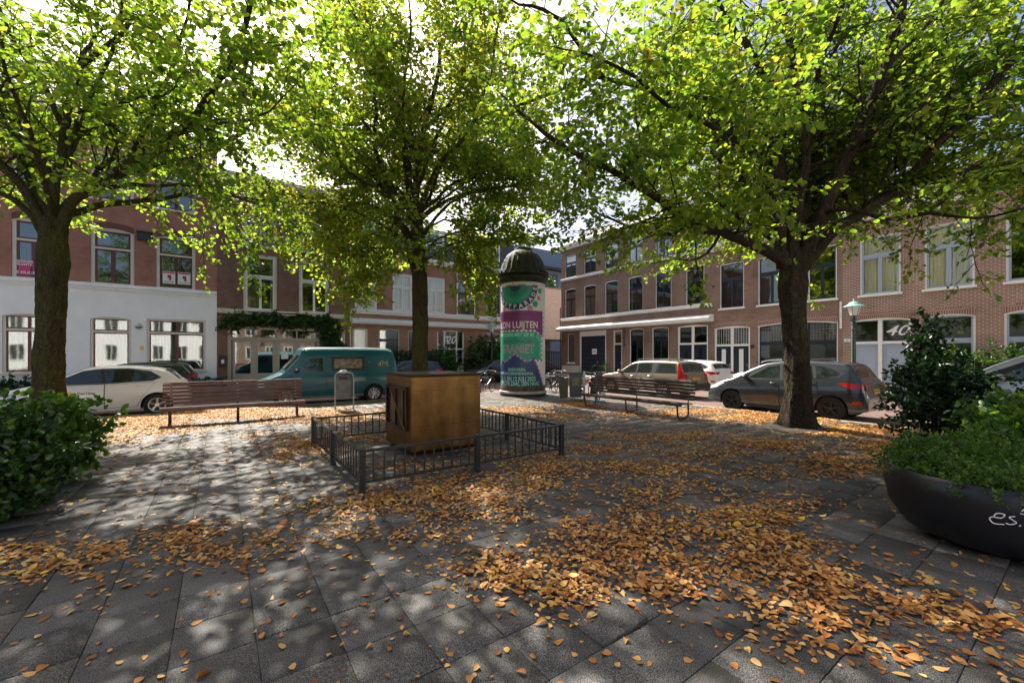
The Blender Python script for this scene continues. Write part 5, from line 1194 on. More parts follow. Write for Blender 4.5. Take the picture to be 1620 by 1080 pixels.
c.patch('badge_line', [(1.18, .585), (1.18, .598), (1.58, .598), (1.58, .585)], .009, M_INK, -1, bd)
to = textobj('lettering', 'Den Haag', .085, M_INK, bd, (1.86, -(c.ys(1.86, .72) + .010), .72), bold=.002)
# black estate on the far side
c, S = hatch('parked_car', 'black estate car parked against the white painted wall', P_BLACK, -5.55, 22.5, L=4.75, H=1.47, body='estate'); c.handles([(2.3, .82), (3.1, .84)]); c.both('taillight', S([(3.78, .80), (3.82, .90), (4.0, .91), (4.03, .78)]), .010, M_TAIL, .05); c.both('window_trim', S([(1.2, .885), (1.8, 1.27), (2.1, 1.33), (3.6, 1.315), (3.84, .98), (3.82, .95), (3.58, 1.295), (2.1, 1.305), (1.83, 1.25), (1.27, .89)]), .009, M_ALU); c.rearpatch('taillight', [(.5, .80), (.76, .80), (.74, .92), (.5, .9)], .012, M_TAIL); c.rearpatch('taillight', [(-.76, .80), (-.5, .80), (-.5, .9), (-.74, .92)], .012, M_TAIL)
# dark blue hatchback and black small car, far side
c, S = hatch('parked_car', 'dark blue hatchback parked behind the mossy tree, its red taillight showing', P_NAVYC, 6.85, 22.5, L=4.1, H=1.46, body='mpv'); c.handles([(2.0, .84)])
c, S = hatch('parked_car', 'small black car with silver wheels parked just left of the poster column', P_BLACK, 13.1, 22.5, L=3.7, H=1.45); c.handles([(1.9, .84)]); c.mirror(1.1, .93)
# white car behind the beige estate
c, S = hatch('parked_car', 'white hatchback parked beyond the beige estate, only its rear showing', P_WHITE2, 19.5, 14.9, RZR, L=4.3, H=1.5, side='R', body='mpv'); c.plate(.5, 'TX-319-R')
c, S = hatch('parked_car', 'silver grey car parked in front of the house numbered 40', P_SILVER, 21.2, 11.0, RZR, L=4.2, H=1.46, side='R'); c.handles([(2, .84)])
# grey mini mpv behind the right tree
c, S = hatch('parked_car', 'grey five-door car with black wheels parked behind the right tree', P_GREY, 13.3, 7.62, RZR, L=4.25, H=1.60, side='R', body='mpv', rimm=M_RIMD)
c.doors([S([(1.12, .26), (1.02, .74), (1.1, .90), (2.12, .93), (2.12, .26)]), S([(2.145, .26), (2.145, .93), (3.0, .96), (3.05, .62), (2.88, .28)])]); c.handles([(1.98 * 1.047, .84 * 1.12), (2.9 * 1.047, .87 * 1.12)]); c.mirror(1.30, 1.03, M_PLAST); c.plate(.80, 'KX-742-H', wd=.5)
c.topglass('spoiler', 3.72, 3.88, .92, .03, 4); m = MB(); m.tube([(3.3, .3, 1.58), (3.42, .3, 1.72)], .006, 5); m.build('aerial', M_PLAST, c.root)
c.both('sill_trim', S([(1.24, .17), (1.22, .25), (2.86, .25), (2.84, .17)]), .008, M_PLAST)
# silver mpv at the right edge
c, S = hatch('parked_car', 'silver people carrier with an orange side stripe parked beyond the planter shrubs', P_SILVER, 13.3, 2.75, RZR, L=4.7, H=1.90, side='R', body='mpv', Wd=1.82)
c.doors([S([(1.05, .26), (.95, .74), (1.02, .90), (2.12, .93), (2.12, .26)]), S([(2.145, .26), (2.145, .93), (3.0, .96), (3.05, .62), (2.88, .28)])]); c.mirror(1.55, 1.23); c.handles([(2.3, 1.07)])
c.both('stripe', [(.35, .80), (.35, .86), (4.4, .92), (4.4, .86)], .010, plain('orange_stripe', (.62, .18, .02), .4)); 
# beige estate
def estate():
    Wd = 1.80; top = [(0, .48), (.02, .66), (.15, .80), (.6, .90), (1.22, .98), (1.32, 1.0), (2.0, 1.43), (2.4, 1.52), (3.2, 1.54), (4.0, 1.52), (4.32, 1.49), (4.40, 1.44), (4.60, 1.02), (4.66, .96), (4.70, .62), (4.76, .58), (4.76, .36)]
    belt = [(0, .5), (.4, .78), (1.3, .93), (4.5, 1.02), (4.76, .8)]
    c = Car('parked_car', 'beige estate car with roof rails and tall red rear lights behind the right bench', 'car', P_BEIGE, W(14.95 + Wd / 2, 14.15, ZR), RZR, 4.76, Wd, 1.56, top, belt, (.93, 3.69), .34, k=.30, group=GP, rimm=M_RIM, sill=.26)
    for poly in ([(1.52, .985), (2.02, 1.33), (2.34, 1.40), (2.30, 1.0)], [(2.40, 1.0), (2.44, 1.41), (3.12, 1.42), (3.12, 1.015)], [(3.28, 1.02), (3.28, 1.42), (4.18, 1.40), (4.30, 1.035)]): c.both('side_window', poly, .006, M_CARG)
    c.both('window_trim', [(1.40, .965), (2.0, 1.36), (2.36, 1.43), (3.2, 1.445), (4.24, 1.43), (4.38, 1.02)], .003, M_PLAST)
    c.topglass('windscreen', 1.36, 1.96); c.topglass('rear_window', 4.42, 4.585, .86)
    for sd in (-1, 1): c.patch('taillight', [(4.44, .66), (4.34, 1.42), (4.40, 1.44), (4.62, .98), (4.68, .66)], .012, M_TAIL, sd, None, .05)
    for y0, y1 in ((.62, .84), (-.84, -.62)): c.rearpatch('taillight', [(y0, .68), (y1, .68), (y1 * .99, .99), (y0, .99)], .013, M_TAIL)
    c.doors([[(1.30, .30), (1.28, .94), (2.36, .975), (2.36, .30)], [(2.39, .30), (2.39, .975), (3.22, .99), (3.26, .75), (3.10, .5), (3.05, .32)]]); c.handles([(2.16, .86), (3.06, .88)]); c.mirror(1.50, .98)
    c.both('lower_trim', [(1.30, .25), (1.30, .36), (3.28, .36), (3.26, .25)], .012, M_PLAST); c.rearpatch('bumper', [(-.86, .37), (.86, .37), (.88, .60), (-.88, .60)], .03, M_PLAST); c.plate(.80, '61-LPJ-4')
    for sd in (-1, 1):
        m = MB(); y = sd * .60; m.tube([(2.2, y, 1.51), (2.3, y, 1.575), (3.0, y, 1.595), (3.9, y, 1.58), (4.2, y, 1.565), (4.3, y, 1.50)], .018, 8)
        for x in (2.65, 3.3, 3.9): m.tube([(x, y, 1.5), (x, y, 1.58)], .014, 6)
        m.build('roof_rail', M_PLAST, c.root, smooth=True)
estate()
# teal camper van
def van():
    Wd = 1.84; L = 4.79
    top = [(0, .50), (.02, .74), (.10, .86), (.70, 1.12), (.80, 1.16), (1.30, 1.74), (1.33, 1.90), (1.42, 1.99), (1.75, 2.04), (4.35, 2.04), (4.52, 1.98), (4.62, 1.86), (4.70, 1.5), (4.76, 1.0), (4.79, .5), (4.79, .34)]
    belt = [(0, .5), (.3, .80), (.85, 1.05), (1.4, 1.12), (4.5, 1.12), (4.79, .9)]
    c = Car('camper_van', 'teal camper van with tan numerals parked behind the bench and hoop bin', 'van', P_TEAL, W(.95, 15.78 + Wd / 2, ZR), RZL, L, Wd, 2.0, top, belt, (.86, 3.80), .325, k=.15, sill=.26, rimm=M_RIM, nose=.16, spokes=9)
    c.both('side_window', [(1.22, 1.17), (1.56, 1.62), (2.02, 1.66), (2.04, 1.17)], .006, M_CARG); c.both('window_seal', [(1.12, 1.14), (1.52, 1.66), (2.06, 1.70), (2.08, 1.14)], .003, M_PLAST)
    c.both('camper_window', [(2.36, 1.24), (2.36, 1.66), (3.42, 1.66), (3.42, 1.24)], .012, M_CARG); c.both('window_frame', [(2.30, 1.19), (2.30, 1.71), (3.48, 1.71), (3.48, 1.19)], .008, M_PLAST)
    for side in (-1,):
        c.patch('blind', [(2.40, 1.28), (2.40, 1.62), (3.38, 1.62), (3.38, 1.28)], .0135, plain('camper_blind', (.20, .16, .12), .12, var=.5, scale=9), side)
    c.topglass('windscreen', .86, 1.28, .90); c.topglass('rear_window', 4.64, 4.69, .8)
    c.both('headlight', [(.05, .66), (.06, .80), (.22, .86), (.24, .68)], .008, M_HEAD, .05); c.both('taillight', [(4.62, .78), (4.60, 1.1), (4.70, 1.1), (4.74, .78)], .010, M_TAIL, .05)
    c.doors([[(1.10, .36), (1.05, 1.10), (1.46, 1.70), (2.10, 1.76), (2.10, .36)], ]); 
    for a_, b_ in (((2.13, .36), (2.13, 1.78)), ((3.56, .36), (3.56, 1.78)), ((2.13, 1.02), (4.5, 1.02)), ((4.3, 1.35), (3.62, 1.36))):
        m = MB(); pts = [(a_[0] + (b_[0] - a_[0]) * t, a_[1] + (b_[1] - a_[1]) * t) for t in np.linspace(0, 1, 12)]; m.tube([(x, -(c.ys(x, z) + .001), z) for x, z in pts], .006, 4); m.build('panel_seam', M_INK, c.root)
    c.handles([(2.02, 1.0), (2.24, 1.0)], M_PLAST); c.mirror(1.18, 1.16, M_PLAST)
    c.both('lower_trim', [(1.26, .25), (1.26, .33), (3.42, .33), (3.42, .25)], .008, M_GALV)
    # pale roof lip of the raised roof
    m = MB()
    for sd in (-1, 1): m.tube([(x, sd * (c.section(x)[-6][0] + .004), c.section(x)[-6][1] + .0) for x in np.linspace(1.45, 4.5, 18)], .028, 6)
    m.tube([(1.45, y, c.top(1.45) + .0) for y in np.linspace(-.74, .74, 9)], .02, 6); m.build('roof_edge', paint('pale_teal_roof', (.38, .62, .62)), c.root, smooth=True)
    gold = plain('tan_lettering', (.42, .34, .14), .4)
    def T(body, x, z, sz, **k): textobj('lettering', body, sz, gold, c.root, (x, -(c.ys(x, z) + .006), z), rot=(math.pi / 2 - math.atan(.15), 0, 0), **k)
    T('4M', 4.14, 1.42, .30, shear=.15, bold=-.004); T('~', 3.66, 1.52, .16)
    m = MB(); y = -(c.ys(4.1, 1.4) + .006)
    for q in (((3.92, 1.28), (4.34, 1.26)), ((4.36, 1.26), (4.32, 1.58)), ((3.96, 1.30), (4.12, 1.56))): m.tube([(q[0][0], y, q[0][1]), (q[1][0], y, q[1][1])], .008, 4)
    m.build('logo_line', gold, c.root)
van()

# ------------------------------------------------------------------ bronze block and its railing
def bronze(name, c1, c2, rough):
    m, t, b = nodemat(name); tc = N(t, 'ShaderNodeTexCoord'); n = N(t, 'ShaderNodeTexNoise', Scale=2.2, Detail=10, Roughness=.7); t.links.new(tc.outputs['Object'], n.inputs['Vector'])
    mp = N(t, 'ShaderNodeMapping'); mp.inputs['Scale'].default_value = (1.6, 1.6, .9); t.links.new(tc.outputs['Object'], mp.inputs[0]); n2 = N(t, 'ShaderNodeTexNoise', Scale=3, Detail=5); t.links.new(mp.outputs[0], n2.inputs['Vector'])
    c = ramp(t, [(.3, c1), (.7, c2)], n.outputs[0]); c = mixc(t, 1.0, c, ramp(t, [(.3, (.62, .6, .58)), (.65, (1.1, 1.1, 1.1))], n2.outputs[0]), 'MULTIPLY')
    t.links.new(c, b.inputs['Base Color']); b.inputs['Metallic'].default_value = .8; t.links.new(ramp(t, [(.3, (rough - .08,) * 3), (.7, (rough + .12,) * 3)], n.outputs[0]), b.inputs['Roughness']); return m
M_BRZ = bronze('patinated_bronze', (.12, .064, .022), (.23, .13, .04), .34); M_BRZD = bronze('dark_bronze', (.02, .013, .009), (.06, .036, .018), .32)
t = thing('bronze_block', 'large patinated bronze block with a dark relief, ringed by the low black railing', 'monument', W(3.18, 7.04), TH)
x, y = .655, .61
m = MB(); m.bbox(-x, x, -y, y, .07, 1.30, .012); m.build('block', M_BRZ, t)
m = MB(); m.box(-x + .07, x - .07, -y + .07, y - .07, 0, .075); m.build('base', M_BRZD, t)
m = MB(); m.bbox(-x - .004, x + .004, -y - .004, y + .004, 1.305, 1.335, .006); m.add(*blob((0.1, 0, 1.335), (.42, .36, .012), 24, 6)); m.build('top_plate', M_BRZD, t)
m = MB()
for z in (.48, 1.07): m.box(-x + .01, x - .01, -y - .0015, -y, z, z + .004)
m.box(.10, .104, -y - .0015, -y, .08, 1.07); m.build('seam', M_BRZD, t)
rp = MB(); x_ = -x; ring3 = lambda a, b, c, d, w_, p: [rp.box(x_ - p, x_ - .001, a, a + w_, c, d), rp.box(x_ - p, x_ - .001, b - w_, b, c, d), rp.box(x_ - p + .001, x_ - .002, a + w_, b - w_, c, c + w_), rp.box(x_ - p + .001, x_ - .002, a + w_, b - w_, d - w_, d)]
ring3(-.50, .52, .40, 1.13, .05, .045); rp.box(x_ - .008, x_ - .002, -.44, .47, .45, 1.08)
for yy, ww in ((-.34, .16), (.05, .22)): rp.box(x_ - .03, x_ - .009, yy, yy + ww, .45, 1.08)
rel = rp.build('relief', M_BRZD, t)
m = MB(); m.tube([(x_ - .05, .26, 1.06), (x_ - .06, -.48, .43)], [.010, .012], 6); m.build('diagonal_bar', M_BRZ, rel)
if True:
    a0, a1, b0, b1 = 1.40, 4.62, 5.14, 8.33
    t = thing('low_railing', 'low black iron railing standing square around the bronze block', 'fence', W(a0, b0), TH)
    la, lb = a1 - a0, b1 - b0
    posts = [(0, 0), (la / 2, 0), (la, 0), (la, lb / 2), (la, lb), (la / 2, lb), (0, lb), (0, lb / 2)]
    for px_, py_ in posts:
        m = MB(); m.bbox(px_ - .036, px_ + .036, py_ - .036, py_ + .036, 0, .52, .006); m.bbox(px_ - .044, px_ + .044, py_ - .044, py_ + .044, -.005, .02, .006); m.build('post', M_BLACK, t)
    for i in range(8):
        p, q = Vector(posts[i]), Vector(posts[(i + 1) % 8]); d = (q - p).normalized(); nrm = Vector((-d.y, d.x))
        def bar(name, u0, u1, z0, z1, hw_):
            P0, P1 = p + d * u0, p + d * u1; m = MB()
            m.add([(*(P0 - nrm * hw_), z0), (*(P1 - nrm * hw_), z0), (*(P1 + nrm * hw_), z0), (*(P0 + nrm * hw_), z0), (*(P0 - nrm * hw_), z1), (*(P1 - nrm * hw_), z1), (*(P1 + nrm * hw_), z1), (*(P0 + nrm * hw_), z1)],
                  [(0, 3, 2, 1), (4, 5, 6, 7), (0, 1, 5, 4), (1, 2, 6, 5), (2, 3, 7, 6), (3, 0, 4, 7)]); return m.build(name, M_BLACK, t)
        ln = (q - p).length; bar('rail', .036, ln - .036, .475, .505, .022); bar('rail', .036, ln - .036, .10, .125, .018)
        for k in range(11): u = ln * (k + 1) / 12; bar('bar', u - .008, u + .008, .125, .475, .008)

# ------------------------------------------------------------------ poster column
def column():
    c0 = Vector((.46, 17.35, 0)); r = .925; face = math.atan2(-c0.y, -c0.x)      # angle of the side that faces the camera
    t = thing('poster_column', 'tall round poster column with a mossy ribbed dome and a purple, green and navy poster', 'column', c0, 0)
    m = MB(); m.lathe([(r + .02, 0), (r + .03, .10), (r + .07, .11), (r + .075, .19), (r + .03, .21)], 56); m.build('base', plain('base_concrete', (.42, .41, .38), .8, var=.3, scale=4), t, smooth=True)
    m = MB(); m.lathe([(r + .035, .0), (r + .05, .105)], 56); m.build('base_ring', M_INK, t, smooth=True)
    m = MB(); m.lathe([(r, .2), (r, 4.62)], 64); m.build('drum', plain('drum_paper', (.62, .61, .57), .6, var=.06, scale=2), t, smooth=True)
    m = MB(); m.lathe([(r + .004, .21), (r + .012, .30), (r + .012, .42), (r + .002, .44)], 56); m.build('dirt_band', plain('weathered_band', (.09, .06, .045), .8, var=.5, scale=9), t, smooth=True)
    mo = plain('mossy_zinc', (.018, .02, .011), .75, var=.7, scale=5, bump=.5)
    m = MB(); m.lathe([(r + .01, 4.58), (r + .03, 4.64), (r + .03, 4.70), (r + .09, 4.74), (r + .10, 4.86), (r + .05, 4.90), (r + .14, 4.93), (r + .15, 4.99), (r + .05, 5.02)], 56); m.build('cornice', mo, t, smooth=True)
    m = MB(); n = 48; prof = [(r + .07, 5.0), (r + .0, 5.18), (.86, 5.40), (.765, 5.62), (.64, 5.82), (.48, 5.95), (.37, 6.02)]; vs = []
    for i, (rr, z) in enumerate(prof):
        for k in range(n): f = 1 + (.045 if k % 2 == 0 else 0) * (1 if i < 5 else 0); a = 2 * math.pi * k / n; vs.append((rr * f * math.cos(a), rr * f * math.sin(a), z))
    m.add(vs, [(i * n + k, i * n + (k + 1) % n, (i + 1) * n + (k + 1) % n, (i + 1) * n + k) for i in range(len(prof) - 1) for k in range(n)] + [tuple((len(prof) - 1) * n + k for k in range(n))])
    m.lathe([(.36, 6.01), (.38, 6.05), (.36, 6.10), (.1, 6.16), (0, 6.17)], 32); m.build('dome', mo, t, smooth=True, angle=28)
    m = MB()
    for k in range(24): a = 2 * math.pi * k / 24; m.add(*blob(((r + .11) * math.cos(a), (r + .11) * math.sin(a), 5.04), (.035, .035, .06), 6, 5))
    m.build('cresting', mo, t, smooth=True)
    # poster: (u, z) with u in metres along the drum, 0 facing the camera
    cols = dict(p=plain('poster_purple', (.20, .03, .16), .45, var=.06), g=plain('poster_green', (.015, .30, .19), .45, var=.06), n=plain('poster_navy', (.018, .045, .13), .45, var=.06),
                w=plain('poster_white', (.72, .72, .66), .45, var=.03), k=plain('poster_pink', (.52, .20, .34), .45, var=.04), l=plain('poster_mint', (.30, .62, .48), .45, var=.03), v=plain('poster_plum', (.06, .012, .06), .45), gg=plain('poster_mid_green', (.01, .20, .14), .45))
    post = None
    def U(x): return math.asin(max(-1, min(1, (x * .2408 + 775 - 827.2) / 35.6))) * r if x > 60 else -1.45
    def Z(y): return 1.65 - (y * .2407 + 380 - 562) * .02504 * 1.0
    def put(bm, layer, mat, name):
        xs = [v.co.x for v in bm.verts]; x = min(xs) + .06
        while x < max(xs): bmesh.ops.bisect_plane(bm, geom=bm.verts[:] + bm.edges[:] + bm.faces[:], plane_co=(x, 0, 0), plane_no=(1, 0, 0)); x += .06
        for v in bm.verts:
            a = face + v.co.x / r; rr = r + .0015 * layer + .002; v.co = Vector((rr * math.cos(a), rr * math.sin(a), v.co.y))
        me = bpy.data.meshes.new(name); bm.to_mesh(me); bm.free(); me.materials.append(mat); o = bpy.data.objects.new(name, me); link(o, post or t); return o
    def poly(pts, layer, mat, name='poster_panel'):
        bm = bmesh.new(); bm.faces.new([bm.verts.new((x, z, 0)) for x, z in pts]); return put(bm, layer, mat, name)
    def text(body, u, z, size, layer, mat, width=None, bold=0, rot=0, sy=1):
        me = textmesh(body, size, bold=bold); bm = bmesh.new(); bm.from_mesh(me); bpy.data.meshes.remove(me)
        bmesh.ops.triangulate(bm, faces=bm.faces[:])
        if width:
            xs = [v.co.x for v in bm.verts]; f = width / (max(xs) - min(xs))
            for v in bm.verts: v.co.x *= f
        cr, sr = math.cos(rot), math.sin(rot)
        for v in bm.verts: x, y = v.co.x, v.co.y * sy; v.co = Vector((u + x * cr - y * sr, z + x * sr + y * cr, 0))
        return put(bm, layer, mat, 'lettering')
    EL, ER = -1.42, U(342)
    top, pz0, pz1 = Z(295), Z(460), Z(628)
    post = poly([(EL, Z(985)), (U(350), Z(985)), (U(285), Z(765)), (U(245), Z(800)), (U(165), Z(742)), (U(104), Z(800)), (U(84), Z(780)), (EL, Z(850))], 2, cols['n'], 'poster')
    # eye with the arc of letters
    u0, z0 = U(165), top
    def half(rad, layer, mat, r0=0):
        a = np.linspace(math.pi, 2 * math.pi, 37); pts = [(u0 + rad * math.cos(q), z0 + rad * math.sin(q)) for q in a]
        if r0: pts += [(u0 + r0 * math.cos(q), z0 + r0 * math.sin(q)) for q in a[::-1]]
        poly(pts, layer, mat)
    half(.965, 1, cols['n']); half(.72, 2, cols['g']); half(.50, 3, cols['gg']); half(.24, 4, cols['n'])
    for i, ch in enumerate('KUNSTPARADE'): q = math.pi + .16 + (math.pi - .30) * i / 10; text(ch, u0 + .845 * math.cos(q), z0 + .845 * math.sin(q), .24, 4, cols['w'], rot=q + math.pi / 2, bold=.006)
    for k in range(64):
        q = math.pi + math.pi * (k + .5) / 64; text('I', u0 + .61 * math.cos(q), z0 + .61 * math.sin(q), .09, 4, cols['l'] if k % 2 else cols['n'], rot=q + math.pi / 2, sy=.6)
    for x0, x1 in ((108, 145), (185, 232), (275, 314)): poly([(U(x0), z0 - .0), (U(x1), z0 - .0), (U(x1), z0 + .05), (U(x0), z0 + .05)], 3, cols['k'])
    for x, y, rr, c in ((325, 325, .11, 'g'), (318, 375, .10, 'k'), (295, 415, .13, 'g'), (262, 446, .12, 'k'), (95, 445, .10, 'k')):
        poly([(U(x) + rr * math.cos(q), Z(y) + rr * math.sin(q)) for q in np.linspace(0, 2 * math.pi, 21)[:-1]], 2, cols[c])
    poly([(EL, pz0), (ER, pz0), (ER, pz1), (U(310), Z(600)), (EL, Z(600))], 3, cols['p'])
    gpts = [(EL, Z(850)), (U(84), Z(790)), (U(104), Z(806)), (U(165), Z(752)), (U(245), Z(808)), (U(285), Z(777)), (U(290), Z(795)), (U(333), Z(795)), (U(333), Z(650)), (U(322), Z(620)), (U(300), Z(600)), (EL, Z(600))]
    poly(gpts[::-1], 4, cols['g'])
    # dashed borders
    def dashes(path, w_, c1, layer, step=.085):
        for (xa, za), (xb, zb) in zip(path[:-1], path[1:]):
            L = math.hypot(xb - xa, zb - za); k = max(1, int(L / step)); dx, dz = (xb - xa) / L, (zb - za) / L
            poly([(xa - dz * w_, za + dx * w_), (xb - dz * w_, zb + dx * w_), (xb + dz * w_, zb - dx * w_), (xa + dz * w_, za - dx * w_)], layer, cols[c1[0]])
            for i in range(k):
                if i % 2: continue
                a_, b_ = i / k, (i + 1) / k; w2 = w_ * .72; xA, zA_, xB, zB = xa + (xb - xa) * a_, za + (zb - za) * a_, xa + (xb - xa) * b_, za + (zb - za) * b_
                poly([(xA - dz * w2, zA_ + dx * w2), (xB - dz * w2, zB + dx * w2), (xB + dz * w2, zB - dx * w2), (xA + dz * w2, zA_ - dx * w2)], layer + 1, cols[c1[1]])
    dashes([(EL, Z(850)), (U(84), Z(785)), (U(104), Z(803)), (U(165), Z(747)), (U(245), Z(804)), (U(285), Z(771)), (U(350), Z(980))], .032, 'kn', 5)
    dashes([(EL, Z(594)), (U(296), Z(594)), (U(328), Z(622)), (U(337), Z(655)), (U(337), Z(792)), (U(292), Z(792))], .032, 'wn', 5)
    dashes([(U(347), pz0 - .02), (U(347), pz1 - .1)], .03, 'wn', 5)
    text('ONDERZOEKENDE VAN DE', U(185) - .28, Z(486), .15, 4, cols['v'], width=1.75); text('RAAD VAN STATE', U(165) - .2, Z(513), .15, 4, cols['v'], width=1.35)
    text('ALON LUIJTEN', U(195) - .22, Z(556), .38, 4, cols['w'], width=2.0, bold=.004)
    text('DRAMATHERAPIE MET DE RE', U(185) - .42, Z(621), .19, 5, cols['l'], width=2.15, bold=.004)
    for ch, x, y, ro in zip('CHTSSTAAT', (308, 317, 323, 327, 327, 327, 327, 327, 327), (630, 645, 661, 680, 698, 716, 734, 752, 770), (-.5, -.9, -1.3) + (-1.57,) * 6): text(ch, U(x), Z(y), .16, 5, cols['l'], rot=ro, bold=.004)
    text('MUZIEKTHEATER', U(185) - .12, Z(664), .21, 5, cols['n'], width=1.35); text('GRANIET', U(190) - .12, Z(716), .48, 5, cols['k'], width=1.5, bold=.012); text('GRANIET', U(190) - .12, Z(716), .48, 6, cols['g'], width=1.5, bold=-.012)
    text('RESERVEREN:', U(174), Z(851), .16, 5, cols['l'], width=.75, bold=.003); text('KUNSTPARADEBINNENHOF.NL', U(190) - .28, Z(877), .16, 5, cols['l'], width=1.75, bold=.003)
    text('2, 11 EN 12 JULI 2025', U(190) - .12, Z(912), .24, 5, cols['l'], width=1.65, bold=.006); text('GOTISCHE ZAAL, DEN HAAG', U(200) - .18, Z(944), .24, 5, cols['l'], width=2.0, bold=.006)
column()

# ------------------------------------------------------------------ benches
M_SLAT = plain('brown_bench_slat', (.12, .048, .032), .42, var=.3, scale=5); M_SLATD = plain('dark_bench_slat', (.055, .03, .022), .34, var=.35, scale=5)
def bench(label, loc, rz, L, mat, loops):
    """local x along the bench, the sitter faces -y"""
    t = thing('park_bench', label, 'bench', loc, rz, 'slatted park benches')
    seat = MB(); 
    for i in range(6): y = -.46 + .082 * i; z = .44 + (.012 if i == 0 else 0) - .006 * i; seat.bbox(-L / 2, L / 2, y, y + .066, z - .03, z, .006)
    seat.bbox(-L / 2, L / 2, -.49, -.465, .36, .43, .006)
    s = seat.build('seat', mat, t)
    bk = MB()
    for i in range(6):
        z = .47 + .085 * i; y = .06 + .028 * i; bk.bbox(-L / 2, L / 2, y, y + .03, z, z + .066, .006)
    bk.bbox(-L / 2, L / 2, .205, .27, .975, .995, .006); b = bk.build('backrest', mat, t)
    for x in (-L / 2 + .16, 0, L / 2 - .16):
        m = MB(); m.tube([(x, .05, .40), (x, .10, .50), (x, .26, .97)], .016, 6)
        if loops:
            m.tube([(x, -.44, .41), (x, -.43, .34), (x, -.40, .10), (x, -.34, .03), (x, -.1, .025), (x, .02, .03), (x, .08, .12), (x, .06, .41)], .022, 8); m.tube([(x, -.45, .40), (x, .07, .38)], .018, 6)
        else:
            m.bbox(x - .03, x + .03, -.16, -.06, 0, .40, .006); m.tube([(x, -.46, .36), (x, -.25, .36), (x, -.08, .30)], .02, 6); m.tube([(x, -.10, .33), (x, .02, .36), (x, .08, .46)], .02, 6); m.bbox(x - .06, x + .06, -.2, -.02, 0, .012, .003)
        m.build('leg', M_BLACK, t, smooth=True)
        m = MB()
        for i in range(6): z = .503 + .085 * i; y = .058 + .028 * i; m.tube([(x, y - .004, z), (x, y, z)], .011, 6)
        m.build('bolt', M_ALU, t)
    return t
bench('long reddish brown slatted bench on single posts before the white car', W(.365, 12.75), TH, 3.0, M_SLAT, False)
bench('long dark slatted bench on looped iron legs before the beige estate', W(9.95, 7.85), TH - math.pi / 2, 3.6, M_SLATD, True)

# ------------------------------------------------------------------ bins
def hoopbin():
    t = thing('litter_bin', 'grey litter bin hung in a tubular hoop frame between bench and railing', 'bin', P(544, 648, 12.45) * Vector((1, 1, 0)) if False else Vector((-5.04, 12.45, 0)), R(3))
    m = MB(); m.tube([(-.27, 0, 0), (-.27, 0, .98), (-.25, 0, 1.07), (-.19, 0, 1.13), (-.1, 0, 1.15), (.1, 0, 1.15), (.19, 0, 1.13), (.25, 0, 1.07), (.27, 0, .98), (.27, 0, 0)], .022, 10); m.build('frame', M_GALV, t, smooth=True)
    m = MB(); m.bbox(-.235, .235, -.10, .12, .38, 1.08, .03); m.build('body', plain('worn_grey_paint', (.10, .105, .10), .5, var=.35, scale=7), t)
    m = MB(); m.bbox(-.21, .21, -.08, .1, 1.08, 1.11, .01); m.bbox(-.13, .13, -.108, -.10, .93, 1.02, .003); m.build('opening', M_INK, t)
    rng = random.Random(4); m = MB(); v, f = blob((0, 0, 0), (.13, .09, .06), 10, 8); v = [(x + rng.uniform(-.03, .03) - .03, y + rng.uniform(-.03, .03), z * (1 + rng.uniform(-.5, .5)) + 1.17 - abs(x) * .2) for x, y, z in v]; m.add(v, f)
    o = m.build('rubbish_bag', plain('plastic_bag', (.62, .64, .66), .35), None, smooth=True, loc=t.location, rz=R(3)); tag(o, 'crumpled pale plastic bag lying on top of the grey hoop bin', 'bag')
hoopbin()
t = thing('litter_bin', 'dark green bin with its door hanging open beside the poster column', 'bin', (2.35, 15.3, 0), R(-8))
m = MB(); m.prism([(-.22, .12), (.20, .12), (.24, .95), (-.24, .95)], -.2, .2); m.bbox(-.26, .26, -.22, .22, .95, 1.03, .02); m.build('body', M_DKGREEN, t)
m = MB(); m.prism([(-.56, .08), (-.28, .12), (-.26, .86), (-.64, .74)], -.34, -.30); m.build('open_door', plain('moss_green_panel', (.05, .055, .03), .6, var=.4, scale=8), t)
m = MB(); m.bbox(.27, .35, -.04, .04, 0, 1.08, .006); m.bbox(.2, .3, -.03, .03, .5, .6, .004); m.build('post', M_GALV, t)
m = MB(); m.bbox(-.12, .12, -.208, -.2, .55, .8, .003); m.build('sticker', plain('worn_sticker', (.18, .16, .06), .6, var=.5, scale=12), t)

